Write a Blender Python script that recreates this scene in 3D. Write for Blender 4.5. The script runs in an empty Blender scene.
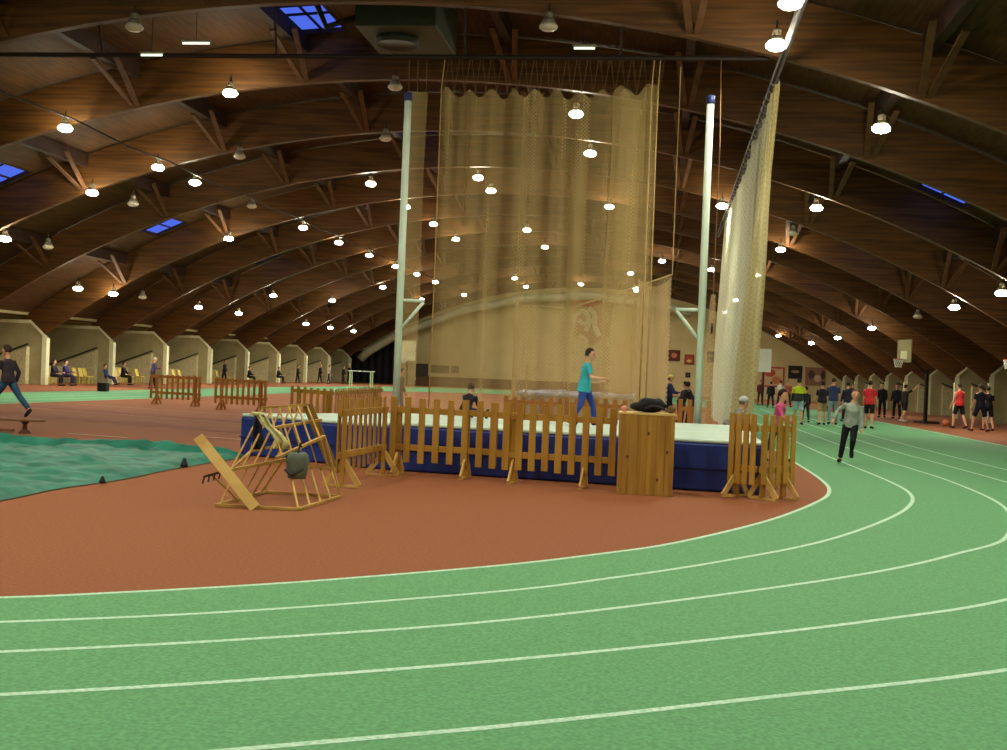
import bpy, bmesh, math, random
from mathutils import Vector, Matrix, noise
random.seed(7)
sc = bpy.context.scene
COL = sc.collection
pi = math.pi
V = Vector

# ------------------------------------------------------------------ helpers
def lin(c):
    return tuple(((x/255/12.92) if x/255 <= .04045 else ((x/255+.055)/1.055)**2.4) for x in c)+(1,)

MATS = {}
def mat(name, rgb, rough=.7, rgb2=None, scale=6.0, stretch=(1,1,1), detail=4, metal=0, bump=0.0, lo=.35, hi=.65, emit=0, coord='Object'):
    if name in MATS: return MATS[name]
    m = bpy.data.materials.new(name); m.use_nodes = True
    nt = m.node_tree; b = nt.nodes['Principled BSDF']
    b.inputs['Roughness'].default_value = rough
    b.inputs['Metallic'].default_value = metal
    b.inputs['Specular IOR Level'].default_value = .3
    if rgb2 is None: rgb2 = tuple(max(0, x*.88) for x in rgb)
    tc = nt.nodes.new('ShaderNodeTexCoord'); mp = nt.nodes.new('ShaderNodeMapping')
    mp.inputs['Scale'].default_value = stretch
    nz = nt.nodes.new('ShaderNodeTexNoise'); nz.inputs['Scale'].default_value = scale; nz.inputs['Detail'].default_value = detail
    rp = nt.nodes.new('ShaderNodeValToRGB')
    rp.color_ramp.elements[0].position = lo; rp.color_ramp.elements[1].position = hi
    rp.color_ramp.elements[0].color = lin(rgb2); rp.color_ramp.elements[1].color = lin(rgb)
    L = nt.links.new
    L(tc.outputs[coord], mp.inputs['Vector']); L(mp.outputs[0], nz.inputs['Vector'])
    L(nz.outputs['Fac'], rp.inputs['Fac']); L(rp.outputs['Color'], b.inputs['Base Color'])
    if bump:
        bp = nt.nodes.new('ShaderNodeBump'); bp.inputs['Strength'].default_value = bump; bp.inputs['Distance'].default_value = .02
        L(nz.outputs['Fac'], bp.inputs['Height']); L(bp.outputs[0], b.inputs['Normal'])
    if emit:
        b.inputs['Emission Color'].default_value = lin(rgb); b.inputs['Emission Strength'].default_value = emit
    MATS[name] = m
    return m

def net_mat(name, rgb, alpha, axes, cell=.11, amp=.25, streak=0.0):
    """netting: strands that cover part of the surface, the rest open"""
    m = bpy.data.materials.new(name); m.use_nodes = True
    nt = m.node_tree; nt.nodes.clear(); N = nt.nodes.new; L = nt.links.new
    out = N('ShaderNodeOutputMaterial'); mix = N('ShaderNodeMixShader'); tr = N('ShaderNodeBsdfTransparent')
    df = N('ShaderNodeBsdfDiffuse'); tl = N('ShaderNodeBsdfTranslucent'); ms = N('ShaderNodeMixShader')
    df.inputs['Color'].default_value = lin(rgb); tl.inputs['Color'].default_value = lin(rgb)
    ms.inputs[0].default_value = .4
    L(df.outputs[0], ms.inputs[1]); L(tl.outputs[0], ms.inputs[2])
    tc = N('ShaderNodeTexCoord'); sp = N('ShaderNodeSeparateXYZ'); L(tc.outputs['Object'], sp.inputs[0])
    def math_(op, a, b=None):
        n = N('ShaderNodeMath'); n.operation = op
        for i, x in enumerate((a, b)):
            if x is None: continue
            if isinstance(x, (int, float)): n.inputs[i].default_value = x
            else: L(x, n.inputs[i])
        return n.outputs[0]
    a, z = sp.outputs[axes[0]], sp.outputs[axes[1]]
    k = 2*pi/cell
    s1 = math_('SINE', math_('MULTIPLY', math_('ADD', a, z), k)); s2 = math_('SINE', math_('MULTIPLY', math_('SUBTRACT', a, z), k))
    fac = math_('ADD', alpha, math_('MULTIPLY', math_('MAXIMUM', s1, s2), amp))
    if streak:
        nz = N('ShaderNodeTexNoise'); mp = N('ShaderNodeMapping'); mp.inputs['Scale'].default_value = (1, 1, .03)
        nz.inputs['Scale'].default_value = 2.3; nz.inputs['Detail'].default_value = 3
        L(tc.outputs['Object'], mp.inputs[0]); L(mp.outputs[0], nz.inputs['Vector'])
        fac = math_('ADD', fac, math_('MULTIPLY', math_('SUBTRACT', nz.outputs['Fac'], .5), streak))
    cl = N('ShaderNodeClamp'); L(fac, cl.inputs[0])
    L(cl.outputs[0], mix.inputs[0]); L(tr.outputs[0], mix.inputs[1]); L(ms.outputs[0], mix.inputs[2]); L(mix.outputs[0], out.inputs[0])
    return m

class MB:
    """collects shapes and links them as one mesh object"""
    def __init__(s): s.bm = bmesh.new()
    def box(s, lo, hi, M=None):
        r = bmesh.ops.create_cube(s.bm, size=1)['verts']
        lo, hi = V(lo), V(hi)
        for v in r:
            v.co = V(((lo.x if v.co.x < 0 else hi.x), (lo.y if v.co.y < 0 else hi.y), (lo.z if v.co.z < 0 else hi.z)))
            if M: v.co = M @ v.co
        return s
    def bar(s, a, b, w, t, up=(0,0,1)):
        """a board from a to b: width w along the side, thickness t along up"""
        a, b = V(a), V(b); d = (b-a).normalized(); up = V(up)
        if abs(d.dot(up)) > .98: up = V((0,1,0))
        side = d.cross(up).normalized(); up = side.cross(d)
        vs = []
        for p in (a, b):
            for i, j in ((-1,-1),(1,-1),(1,1),(-1,1)):
                vs.append(s.bm.verts.new(p+side*(w/2*i)+up*(t/2*j)))
        f = s.bm.faces.new
        f(vs[0:4][::-1]); f(vs[4:8])
        for i in range(4):
            j = (i+1) % 4; f((vs[i], vs[j], vs[4+j], vs[4+i]))
        return s
    def tube(s, pts, r, n=8, closed=True):
        pts = [V(p) for p in pts]; rs = r if isinstance(r, (list, tuple)) else [r]*len(pts)
        rings = []
        prev = None
        for i, p in enumerate(pts):
            d = (pts[min(i+1, len(pts)-1)]-pts[max(i-1, 0)])
            d = d.normalized() if d.length > 1e-9 else V((0,0,1))
            if prev is None:
                prev = d.orthogonal().normalized()
            a = (prev-d*prev.dot(d)); a = a.normalized() if a.length > 1e-6 else d.orthogonal().normalized()
            prev = a; b = d.cross(a)
            rr = rs[i] if not isinstance(rs[i], tuple) else rs[i]
            rx, ry = rr if isinstance(rr, tuple) else (rr, rr)
            rings.append([s.bm.verts.new(p+a*(math.cos(2*pi*k/n)*rx)+b*(math.sin(2*pi*k/n)*ry)) for k in range(n)])
        for A, B in zip(rings, rings[1:]):
            for k in range(n):
                s.bm.faces.new((A[k], A[(k+1)%n], B[(k+1)%n], B[k]))
        if closed:
            s.bm.faces.new(rings[0][::-1]); s.bm.faces.new(rings[-1])
        return s
    def loft(s, secs, side=(1,0,0), n=14):
        """secs: (centre, rx along side, ry) ; elliptic rings perpendicular to the path, closed"""
        side = V(side); rings = []
        for i, (p, rx, ry) in enumerate(secs):
            p = V(p)
            d = V(secs[min(i+1, len(secs)-1)][0])-V(secs[max(i-1, 0)][0])
            d = d.normalized() if d.length > 1e-9 else V((0,0,1))
            a = side-d*side.dot(d)
            a = a.normalized() if a.length > 1e-4 else d.orthogonal().normalized()
            b = d.cross(a)
            rings.append([s.bm.verts.new(p+a*(math.cos(2*pi*k/n)*rx)+b*(math.sin(2*pi*k/n)*ry)) for k in range(n)])
        for A, B in zip(rings, rings[1:]):
            for k in range(n):
                s.bm.faces.new((A[k], A[(k+1)%n], B[(k+1)%n], B[k]))
        s.bm.faces.new(rings[0][::-1]); s.bm.faces.new(rings[-1])
        return s
    def ell(s, c, r, M=None, seg=14, rings=9):
        q = bmesh.ops.create_uvsphere(s.bm, u_segments=seg, v_segments=rings, radius=1)['verts']
        for v in q:
            v.co = V((v.co.x*r[0], v.co.y*r[1], v.co.z*r[2]))
            if M: v.co = M @ v.co
            v.co += V(c)
        return s
    def lathe(s, prof, c=(0,0,0), n=20):
        rings = [[s.bm.verts.new(V(c)+V((r*math.cos(2*pi*k/n), r*math.sin(2*pi*k/n), z))) for k in range(n)] for r, z in prof]
        for A, B in zip(rings, rings[1:]):
            for k in range(n):
                s.bm.faces.new((A[k], A[(k+1)%n], B[(k+1)%n], B[k]))
        s.bm.faces.new(rings[0][::-1]); s.bm.faces.new(rings[-1])
        return s
    def prism(s, poly, ext):
        """a flat polygon given thickness by the vector ext"""
        ext = V(ext)
        A = [s.bm.verts.new(V(p)) for p in poly]; B = [s.bm.verts.new(V(p)+ext) for p in poly]
        s.bm.faces.new(A[::-1]); s.bm.faces.new(B)
        for i in range(len(A)):
            j = (i+1) % len(A); s.bm.faces.new((A[i], A[j], B[j], B[i]))
        return s
    def grid(s, fn, nu, nv):
        vs = [[s.bm.verts.new(V(fn(i/nu, j/nv))) for i in range(nu+1)] for j in range(nv+1)]
        for j in range(nv):
            for i in range(nu):
                s.bm.faces.new((vs[j][i], vs[j][i+1], vs[j+1][i+1], vs[j+1][i]))
        return s
    def mesh(s, name):
        bmesh.ops.recalc_face_normals(s.bm, faces=s.bm.faces[:])
        me = bpy.data.meshes.new(name); s.bm.to_mesh(me); s.bm.free(); return me
    def build(s, name, m, parent=None, smooth=False, bevel=0, loc=None):
        me = s.mesh(name)
        o = bpy.data.objects.new(name, me); COL.objects.link(o)
        if m: me.materials.append(m)
        if smooth:
            for p in me.polygons: p.use_smooth = True
        if bevel:
            b = o.modifiers.new('bevel', 'BEVEL'); b.width = bevel; b.segments = 2; b.limit_method = 'ANGLE'
        if parent: o.parent = parent
        if loc: o.location = loc
        return o

def tag(o, label, cat, group=None, kind=None):
    o['label'] = label; o['category'] = cat
    if group: o['group'] = group
    if kind: o['kind'] = kind
    return o
def thing(name, label, cat, loc=(0,0,0), rz=0, group=None):
    o = bpy.data.objects.new(name, None); COL.objects.link(o)
    o.location = loc; o.rotation_euler = (0,0,rz)
    return tag(o, label, cat, group)
def struct(o): o['kind'] = 'structure'; return o
def kids(o): return [c for c in bpy.data.objects if c.parent == o]
def copy_tree(o, parent=None, table=None):
    c = o.copy(); COL.objects.link(c); c.parent = parent
    for ch in table[o.name] if table and o.name in table else []: copy_tree(ch, c, table)
    return c
def child_table(root):
    t = {}
    def rec(o):
        t[o.name] = list(o.children)
        for c in o.children: rec(c)
    rec(root); return t

# ------------------------------------------------------------------ materials
M_red   = mat('red_rubber', (146,88,50), .85, (126,73,41), 34, detail=3, lo=.3, hi=.7)
M_green = mat('green_rubber', (102,168,114), .8, (78,138,92), 42, detail=3, lo=.3, hi=.7)
M_line  = mat('white_paint', (200,230,212), .7, (152,204,166), 40, detail=6)
M_glulam= mat('glulam', (100,64,24), .6, (68,43,15), 2.2, stretch=(.25,1,5), detail=5)
M_deck  = mat('deck_boards', (84,56,26), .75, (60,40,17), 3, stretch=(4,.3,1), detail=5)
M_purlin= mat('purlin_wood', (56,34,24), .7, (44,27,19), 3)
M_brace = mat('brace_wood', (98,66,40), .7, (80,52,30), 3)
M_conc  = mat('painted_concrete', (168,160,118), .85, (150,142,104), 1.0)
M_post  = mat('post_pale', (226,228,190), .8, (212,214,176), 2)
M_cream = mat('cream_wall', (196,180,132), .85, (184,168,122), .6)
M_dark  = mat('dark_cloth', (24,22,30), .9, (16,15,22), 3)
M_black = mat('black_plastic', (22,22,24), .5)
M_steel = mat('steel', (170,172,165), .4, metal=.7)
M_wire  = mat('wire', (30,26,24), .6)
M_pick  = mat('picket_wood', (178,138,54), .65, (148,108,34), 3.0, stretch=(1,1,.25), detail=5)
M_pickb = mat('picket_wood_brown', (178,124,58), .65, (148,98,42), 3.0, stretch=(1,1,.25), detail=5)
M_foot  = mat('new_wood', (206,172,98), .7, (184,146,74), 4)
M_box   = mat('box_boards', (176,136,58), .65, (142,104,40), 2.2, stretch=(6,6,.35), detail=6)
M_boxl  = mat('box_lid_wood', (220,196,124), .7, (204,176,104), 4)
M_lath  = mat('lath_wood', (190,156,82), .7, (158,124,58), 3, detail=5)
M_blue  = mat('blue_vinyl', (40,60,136), .42, (30,46,114), 1.8, detail=3)
M_mint  = mat('mat_top_vinyl', (190,216,200), .5, (176,204,188), 1.4)
M_pole  = mat('pole_paint', (206,224,206), .4, (194,214,196), 2)
M_cap   = mat('pole_cap', (36,52,104), .4)
M_tarp  = mat('tarp_green', (36,124,102), .55, (20,96,78), 2.6, detail=5)
M_shade = mat('lamp_housing', (120,112,96), .4, metal=.2)
M_lens  = mat('lamp_lens_lit', (255,244,214), .3, emit=210)
M_lensoff = mat('lamp_lens_off', (206,196,176), .3)
M_white = mat('white_board', (222,226,216), .6, (214,218,208), 2)
M_rail  = mat('dark_rail', (34,26,24), .6)
M_duct  = mat('duct_fabric', (168,166,140), .6, (150,148,124), 2)
M_yell  = mat('yellow_plastic', (222,200,96), .5)
M_bluegrey = mat('bluegrey_vinyl', (112,130,160), .5, (84,104,146), 3)
M_skin  = mat('skin', (214,164,134), .6, (200,148,118), 6)
M_eye   = mat('eye_dark', (30,22,20), .4)
M_lip   = mat('lips', (168,92,84), .6)

H = 10.48; R = 41.47; UC = -8.0
def arc(u, off=0.0):
    return H-R+math.sqrt((R+off)**2-(u-UC)**2)
ARCH_V = [59.0+7.62*k for k in range(-9, 9)]     # the bays
UL, UR = -32.1, 17.0

# ------------------------------------------------------------------ setting: floor, track
struct(MB().box((-45,-14,-.3), (30,124,0)).build('floor', M_red))

def catmull(P, n=10, closed=False):
    out = []
    m = len(P)
    rng = range(m) if closed else range(m-1)
    for i in rng:
        p0 = V(P[(i-1) % m]) if closed or i > 0 else V(P[0])
        p1 = V(P[i]); p2 = V(P[(i+1) % m])
        p3 = V(P[(i+2) % m]) if closed or i+2 < m else V(P[-1])
        for k in range(n):
            t = k/n
            out.append(.5*((2*p1)+(p2-p0)*t+(2*p0-5*p1+4*p2-p3)*t*t+(3*p1-p0-3*p2+p3)*t*t*t))
    if not closed: out.append(V(P[-1]))
    return out
inner = [(-20.4,34),(-20.2,26),(-18.6,18),(-15.2,11.5),(-11,7.9),(-7.4,6.4),(-5.4,6.7),(-4.23,7.30),(-3.58,7.74),(-2.89,8.28),(-2.30,8.82),(-1.28,9.87),(-.52,10.85),(.19,11.95),(1.27,14.35),(2.14,16.98),(2.52,18.7),(2.68,20.8),(2.70,25),
         (2.65,40),(2.65,60),(2.5,74),(-.5,83),(-5,88),(-9,89.6),(-13.5,88),(-18,83),(-20.4,74),(-20.4,58),(-20.4,45)]
outer = [(-26,34),(-26,20),(-23,8),(-18,1),(-11,-3.5),(-3,-6),(4,-4),(9,2),(11.5,9),(11,20),(10.4,36),(10.4,48),(10.2,60),(10,80),(6.5,100),(0,110),(-9,114),(-18,110),(-24,100),(-26,80),(-26,60),(-26,46)]
IN = catmull([(a,b,0) for a,b in inner], 8, True); OUT = catmull([(a,b,0) for a,b in outer], 8, True)
mb = MB()
def loop(pts, z):
    vs = [mb.bm.verts.new((p.x, p.y, z)) for p in pts]
    return [mb.bm.edges.new((vs[i], vs[(i+1) % len(vs)])) for i in range(len(vs))]
es = loop(IN, .006)+loop(OUT, .006)
bmesh.ops.triangle_fill(mb.bm, edges=es, use_beauty=True)
track = struct(mb.build('running_track', M_green))

def strip(pts, w, z):
    b = MB(); L_ = []
    for i, p in enumerate(pts):
        d = (pts[min(i+1, len(pts)-1)]-pts[max(i-1, 0)]).normalized(); s = V((-d.y, d.x, 0))
        L_.append((b.bm.verts.new((p.x+s.x*w/2, p.y+s.y*w/2, z)), b.bm.verts.new((p.x-s.x*w/2, p.y-s.y*w/2, z))))
    for A, B in zip(L_, L_[1:]): b.bm.faces.new((A[0], A[1], B[1], B[0]))
    return b
def lane(points, w=.055):
    strip(catmull([(a,b,0) for a,b in points], 10), w, .0072).build('lane_line', M_line, track)
strip(IN+[IN[0]], .06, .0072).build('lane_line', M_line, track)
lane([(-14,4.2),(-8,4.9),(-5.6,5.75),(-3.84,6.64),(-2.57,7.45),(-1.12,8.70),(-.38,9.56),(.50,10.76),(1.66,12.66),(2.75,15.18),(3.45,17.35),(3.80,19.28),(3.88,21.60),(3.8,25.43),(3.7,32),(3.7,60),(3.7,76)])
lane([(-12,3.6),(-7,4.3),(-4.8,5.25),(-3.45,5.98),(-2.32,6.67),(-.98,7.67),(.44,9.1),(1.86,10.75),(2.9,12.3),(3.85,14.07),(4.8,17.8),(5.06,22),(4.97,25.4),(4.8,31),(4.75,60),(4.75,76)])
lane([(-10,2.7),(-6,3.7),(-4.2,4.6),(-3.01,5.23),(-2.01,5.81),(-.84,6.6),(.37,7.55),(1.50,8.53),(2.65,9.7),(4.0,11.7),(5.2,14.5),(5.95,18),(6.15,22),(6.0,28),(5.85,36),(5.85,76)])
lane([(-6,2.4),(-3.6,3.55),(-1.64,4.78),(-.66,5.38),(.45,6.15),(2.0,7.25),(3.8,8.9),(5.5,11.5),(6.8,16),(7.2,21),(7.1,28),(6.95,36),(6.95,76)])
strip([V((10.3,36,0)),V((10.3,48,0)),V((10.1,60,0))], .06, .0072).build('lane_line', M_line, track)
for u in (-21.7,-23.1,-24.5):
    strip([V((u,36,0)),V((u,76,0))], .06, .0072).build('lane_line', M_line, track)
# painted strips on the red infield
M_runway = mat('runway_rubber', (138,78,50), .85, (124,68,44), 1.5)
rw = struct(strip([V((-19.5,34.5,0)),V((-6.5,29.2,0))], 1.2, .006).build('runway', M_runway))
struct(strip([V((-19.5,30.6,0)),V((-7.5,25.9,0))], 1.2, .006).build('runway', M_runway))
for a, b in (((-12.0,22.95),(-10.55,22.62)), ((-9.65,24.05),(-8.2,23.6)), ((-19,33.2),(-7.6,28.5)), ((-19,37),(-10,33.6))):
    struct(strip([V((*a,0)),V((*b,0))], .09 if a[0] > -15 else .05, .012).build('painted_line', mat('pale_line', (214,180,150), .8)))

# ------------------------------------------------------------------ roof
SKY = [(-11.7,-10.1,(28.52,43.76,59.0)), (-26.2,-24.6,(36.14,51.38,66.62,81.86)), (8.4,10.0,(36.14,51.38,66.62))]
def is_hole(u, v):
    for a, b, bays in SKY:
        if a < u < b:
            for v0 in bays:
                if v0+1.6 < v < v0+7.3: return True
    return False
us = sorted(set([UC+o*1.5 for o in range(-17, 18)]+[x for a, b, _ in SKY for x in (a, b)]+[UC-25.3, UC+25.3]))
us = [u for u in us if abs(u-UC) <= 25.5]
vs_ = sorted(set([-14, 124]+[v for v in ARCH_V if v > -13]+[x for _, _, bs in SKY for v0 in bs for x in (v0+1.6, v0+7.3)]))
mb = MB()
gv = [[(mb.bm.verts.new((u, v, arc(u, 1.45))), mb.bm.verts.new((u, v, arc(u, 1.6)))) for u in us] for v in vs_]
for j in range(len(vs_)-1):
    for i in range(len(us)-1):
        if is_hole((us[i]+us[i+1])/2, (vs_[j]+vs_[j+1])/2): continue
        a, b, c, d = gv[j][i], gv[j][i+1], gv[j+1][i+1], gv[j+1][i]
        mb.bm.faces.new((a[0], d[0], c[0], b[0])); mb.bm.faces.new((a[1], b[1], c[1], d[1]))
        for p, q, (jj, ii) in ((a, b, (j-1, i)), (b, c, (j, i+1)), (c, d, (j+1, i)), (d, a, (j, i-1))):
            if not (0 <= jj < len(vs_)-1 and 0 <= ii < len(us)-1) or is_hole((us[ii]+us[ii+1])/2, (vs_[jj]+vs_[jj+1])/2):
                mb.bm.faces.new((p[0], q[0], q[1], p[1]))
struct(mb.build('ceiling', M_deck, smooth=False))
eh = arc(UC-25.4, 1.45)
struct(MB().box((-39.5,-14,eh), (UC-25.2,124,eh+.2)).build('ceiling_side_left', M_conc))
ehr = arc(UC+25.4, 1.45)
struct(MB().box((UC+25.2,-14,ehr), (24.5,124,ehr+.2)).build('ceiling_side_right', M_conc))

# skylights
M_glass = bpy.data.materials.new('skylight_glass'); M_glass.use_nodes = True
nt = M_glass.node_tree; nt.nodes.clear()
o_ = nt.nodes.new('ShaderNodeOutputMaterial'); a_ = nt.nodes.new('ShaderNodeBsdfTransparent'); a_.inputs[0].default_value = (.94,.96,1,1)
b_ = nt.nodes.new('ShaderNodeBsdfGlossy'); b_.inputs['Roughness'].default_value = .1; x_ = nt.nodes.new('ShaderNodeMixShader'); x_.inputs[0].default_value = .05
nt.links.new(a_.outputs[0], x_.inputs[1]); nt.links.new(b_.outputs[0], x_.inputs[2]); nt.links.new(x_.outputs[0], o_.inputs[0])
n = 0
for a, b, bays in SKY:
    for v0 in bays:
        n += 1
        v1, v2 = v0+1.6, v0+7.3
        P = lambda u, v, off: V((u, v, arc(u, off)))
        fr = MB()
        for p, q in ((P(a,v1,1.51),P(a,v2,1.51)), (P(b,v1,1.51),P(b,v2,1.51)), (P(a,v1,1.51),P(b,v1,1.51)), (P(a,v2,1.51),P(b,v2,1.51))): fr.bar(p, q, .12, .14)
        w = struct(fr.build('window_%d' % n, M_purlin))
        mu = MB()
        for k in range(1, 6): mu.bar(P(a, v1+.8*k, 1.53), P(b, v1+.8*k, 1.53), .05, .07)
        mu.bar(P((a+b)/2, v1, 1.53), P((a+b)/2, v2, 1.53), .05, .07)
        mu.build('mullion', M_purlin, w)
        MB().prism([P(a,v1,1.55),P(b,v1,1.55),P(b,v2,1.55),P(a,v2,1.55)], (0,0,.012)).build('pane', M_glass, w)

# arches: one mesh shared, with V-shaped braces rising towards the purlins
OFFS = [-20.0,-14.5,-9.0,-3.5,3.0,8.3,13.6,19.2]
def arch_mesh():
    b = MB(); N_ = 48; rg = []
    for i in range(N_+1):
        o = -25.3+50.6*i/N_
        u = UC+o; nrm = V((o, 0, math.sqrt(R*R-o*o))).normalized()
        base = V((u, 0, arc(u)))
        rg.append([b.bm.verts.new(base+V((0,y,0))+nrm*t) for y, t in ((-.12,0),(.12,0),(.12,1.38),(-.12,1.38))])
    for A, B in zip(rg, rg[1:]):
        for k in range(4): b.bm.faces.new((A[k], A[(k+1)%4], B[(k+1)%4], B[k]))
    b.bm.faces.new(rg[0]); b.bm.faces.new(rg[-1][::-1])
    return b
first = arch_mesh().build('timber_arch', M_glulam)
struct(first)
for o in OFFS:
    u = UC+o; br = MB()
    for du in (-.34, .34):
        p = V((u+du*.25, -.14, arc(u, .10))); q = V((u+du, -2.3, arc(u+du, 1.05)))
        br.bar(p, q, .16, .06)
    br.build('brace', M_brace, first)
tab = child_table(first)
for i, v in enumerate(ARCH_V):
    a = first if i == 0 else copy_tree(first, None, tab)
    a.location = (0, v, 0)
for o in OFFS:
    u = UC+o
    for du in (0,):
        p = V((u+du, -13.5, arc(u+du, 1.18))); q = V((u+du, 123.5, arc(u+du, 1.18)))
        struct(MB().bar(p, q, .24, .5).build('purlin', M_purlin))

# ------------------------------------------------------------------ end walls
def endwall(y, t, name):
    pts = [(UC-25.4, y, 0)]+[(UC-25.4+50.8*i/40, y, arc(UC-25.4+50.8*i/40, 1.45)) for i in range(41)]+[(UC+25.4, y, 0)]
    return struct(MB().prism(pts, (0, t, 0)).build(name, M_cream))
endwall(121.5, .3, 'wall_back'); endwall(-12.6, -.3, 'wall_front')
for n_, x0, x1 in (('wall_left', -39.5, -39.2), ('wall_right', 24.2, 24.5)):
    struct(MB().box((x0,-14,0), (x1,124,eh)).build(n_, M_conc))
struct(MB().box((-39.5,121.5,0),(UC-25.4,121.8,eh)).build('wall_back_left', M_conc))
struct(MB().box((UC+25.4,121.5,0),(24.5,121.8,eh)).build('wall_back_right', M_conc))
struct(MB().box((-39.5,-12.9,0),(UC-25.4,-12.6,eh)).build('wall_front_left', M_conc))
struct(MB().box((UC+25.4,-12.9,0),(24.5,-12.6,eh)).build('wall_front_right', M_conc))

# ------------------------------------------------------------------ buttress fins with front edges coloured paler for the light they catch
def fin(side):
    b = MB(); x0 = UL if side < 0 else UR; s = side
    top = eh-.01
    prof = [(0,0),(7.0,0),(7.0,3.3),(.9,3.3),(.7,2.95),(0,2.45)]
    b.prism([(x0+s*a, -.14, z) for a, z in prof], (0,.28,0))
    return b
def edge(side):
    b = MB(); x0 = UL if side < 0 else UR; s = side
    b.prism([(x0-s*.03,-.17,0),(x0+s*.22,-.17,0),(x0+s*.22,-.17,2.6),(x0-s*.03,-.17,2.42)], (0,.34,0))
    return b
def cap(side):
    b = MB(); x0 = UL if side < 0 else UR; s = side
    b.box((min(x0+s*.9,x0+s*7),-.2,3.18),(max(x0+s*.9,x0+s*7),.2,3.36)); b.bar((x0+s*.04,-.17,2.5),(x0+s*.9,-.17,3.26), .05, .12, (0,0,1))
    return b
for side in (-1, 1):
    f0 = struct(fin(side).build('buttress', M_conc)); edge(side).build('front_edge', M_post, f0); cap(side).build('top_band', M_post, f0)
    x0 = UL if side < 0 else UR
    MB().prism([(x0+side*.9,-.5,.0),(x0+side*.9,-.5,1.95),(x0+side*4.6,-.5,.55),(x0+side*4.6,-.5,0)], (0,.35,0)).build('stair_flank', mat('stair_paint', (196,188,146), .85), f0)
    MB().bar((x0+side*.8,-.52,2.1),(x0+side*4.7,-.52,.62), .05, .07).build('handrail', M_rail, f0)
    t = child_table(f0)
    for i, v in enumerate(ARCH_V[2:]):
        o = f0 if i == 0 else copy_tree(f0, None, t)
        o.location = (0, v, 0)
# low cream ledge walls between the fins, behind the seats
for i, v in enumerate(ARCH_V[6:-1]):
    struct(MB().box((UL-2.6, v+.2, 0), (UL-2.4, v+7.4, .95)).build('wall_ledge', M_cream))
# dark curtained corner at the far end
b = MB()
b.grid(lambda s, t: (UC-25.2+5.6*s, 121.2+.12*math.sin(s*46), .02+t*(2.6+2.1*s)), 70, 2)
dc = tag(b.build('corner_curtain', mat('black_curtain', (24,22,30), .9)), 'black curtain closing the far corner below the duct end', 'curtain')
so = dc.modifiers.new('thick', 'SOLIDIFY'); so.thickness = .02

# ------------------------------------------------------------------ lamps
def lamp_proto(lit, label, group):
    t = thing('pendant_lamp', label, 'lamp', (0,0,0), 0, group)
    MB().tube([(0,0,.1),(0,0,.4)], .025, 6).build('stem', M_wire, t)
    MB().lathe([(.07,0),(.09,.02),(.10,.2),(.05,.24)], (0,0,-.02), 14).build('housing', M_shade, t)
    MB().lathe([(.17,-.06),(.18,-.055),(.13,.05),(.12,.05),(.165,-.05)], n=16).build('shade', M_shade, t, smooth=True)
    MB().lathe([(.04,-.25),(.14,-.235),(.215,-.18),(.225,-.13),(.17,-.07),(.10,-.04)], n=18).build('lens', M_lens if lit else M_lensoff, t, smooth=True)
    return t
LD = bpy.data.lights.new('lamp_light', 'SPOT'); LD.energy = 455; LD.spot_size = math.radians(165); LD.spot_blend = .6; LD.shadow_soft_size = .22
LD.color = (1.0, .93, .76)
LIT = [(-18.91,35.29),(-13.5,35.08),(-18.94,42.27),(-18.92,45.75),(-21.8,42.9),(-25.93,44.07),(-28.3,54.66),(-28.3,58.39),(-28.3,69.78),(-28.3,76.66),
 (-21.9,57.5),(-18.9,60.09),(-18.9,66.9),(-18.9,74.03),(-13.4,52.24),(-13.4,59.46),(-13.3,66.32),(-13.3,73.56),(-21.8,89.94),(-25.9,76.45),(-25.0,87.41),(-21.7,104.36),
 (-28.3,91.71),(-28.3,98.71),(-28.3,106.24),(-18.9,81.46),(-18.8,88.13),(-18.8,95.47),(-3.15,37.81),(-3.12,44.42),(-8.55,52.12),(-8.51,55.82),(-8.53,70.75),(-8.4,80),
 (-3.05,58.16),(-13.3,102.8),(-8.2,111.6),(2.06,23.5),(2.06,26.41),(5.03,30.72),(5.12,44.4),(5.15,58.27),(2.0,50.67),(2.6,78.11),(-.58,80.52),(11.7,44.65),(11.8,52.22),(11.9,87.3)]
OFF = [(-21.65,46.1),(-25.86,47.24),(-28.2,61.66),(-13.4,28.2),(-3.1,28.3),(-8.5,35.6),(-10.6,43.2),(-18.9,52.3),(-16.2,43.3),(11.8,59.5),(5.1,52)]
NEAR = [(u, v) for v in (17.2,9.6,2.0) for u in (-18.9,-13.4,-8.5,-3.1,5.1,11.8)]  # lamp rows carried on out of view, spaced to light the foreground
FAR_FILL = [(-18.9,110),(-13.4,112),(-3.1,113.5),(5.1,112),(10,112),(5.1,72.5),(5.1,95),(11.8,72.5),(11.8,102),(-3.1,95),(-3.1,110)]  # lamps added to brighten the far end and its wall
def rowname(u):
    for lo, hi, n_ in ((-40,-27,'row beside the olive buttresses'),(-27,-23.4,'second row from the olive buttresses'),(-23.4,-20.4,'third row from the olive buttresses'),
                      (-20.4,-16,'row along the thin roof cable'),(-16,-12,'row between the cable and the tan netting'),(-12,-6,'row seen through the tan netting'),
                      (-6,-.4,'row near the netting edge'),(-.4,3.4,'row beside the gathered curtain net'),(3.4,8,'row over the running lanes'),(8,30,'row above the ball players')):
        if lo <= u < hi: return n_
protos = {}
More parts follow.
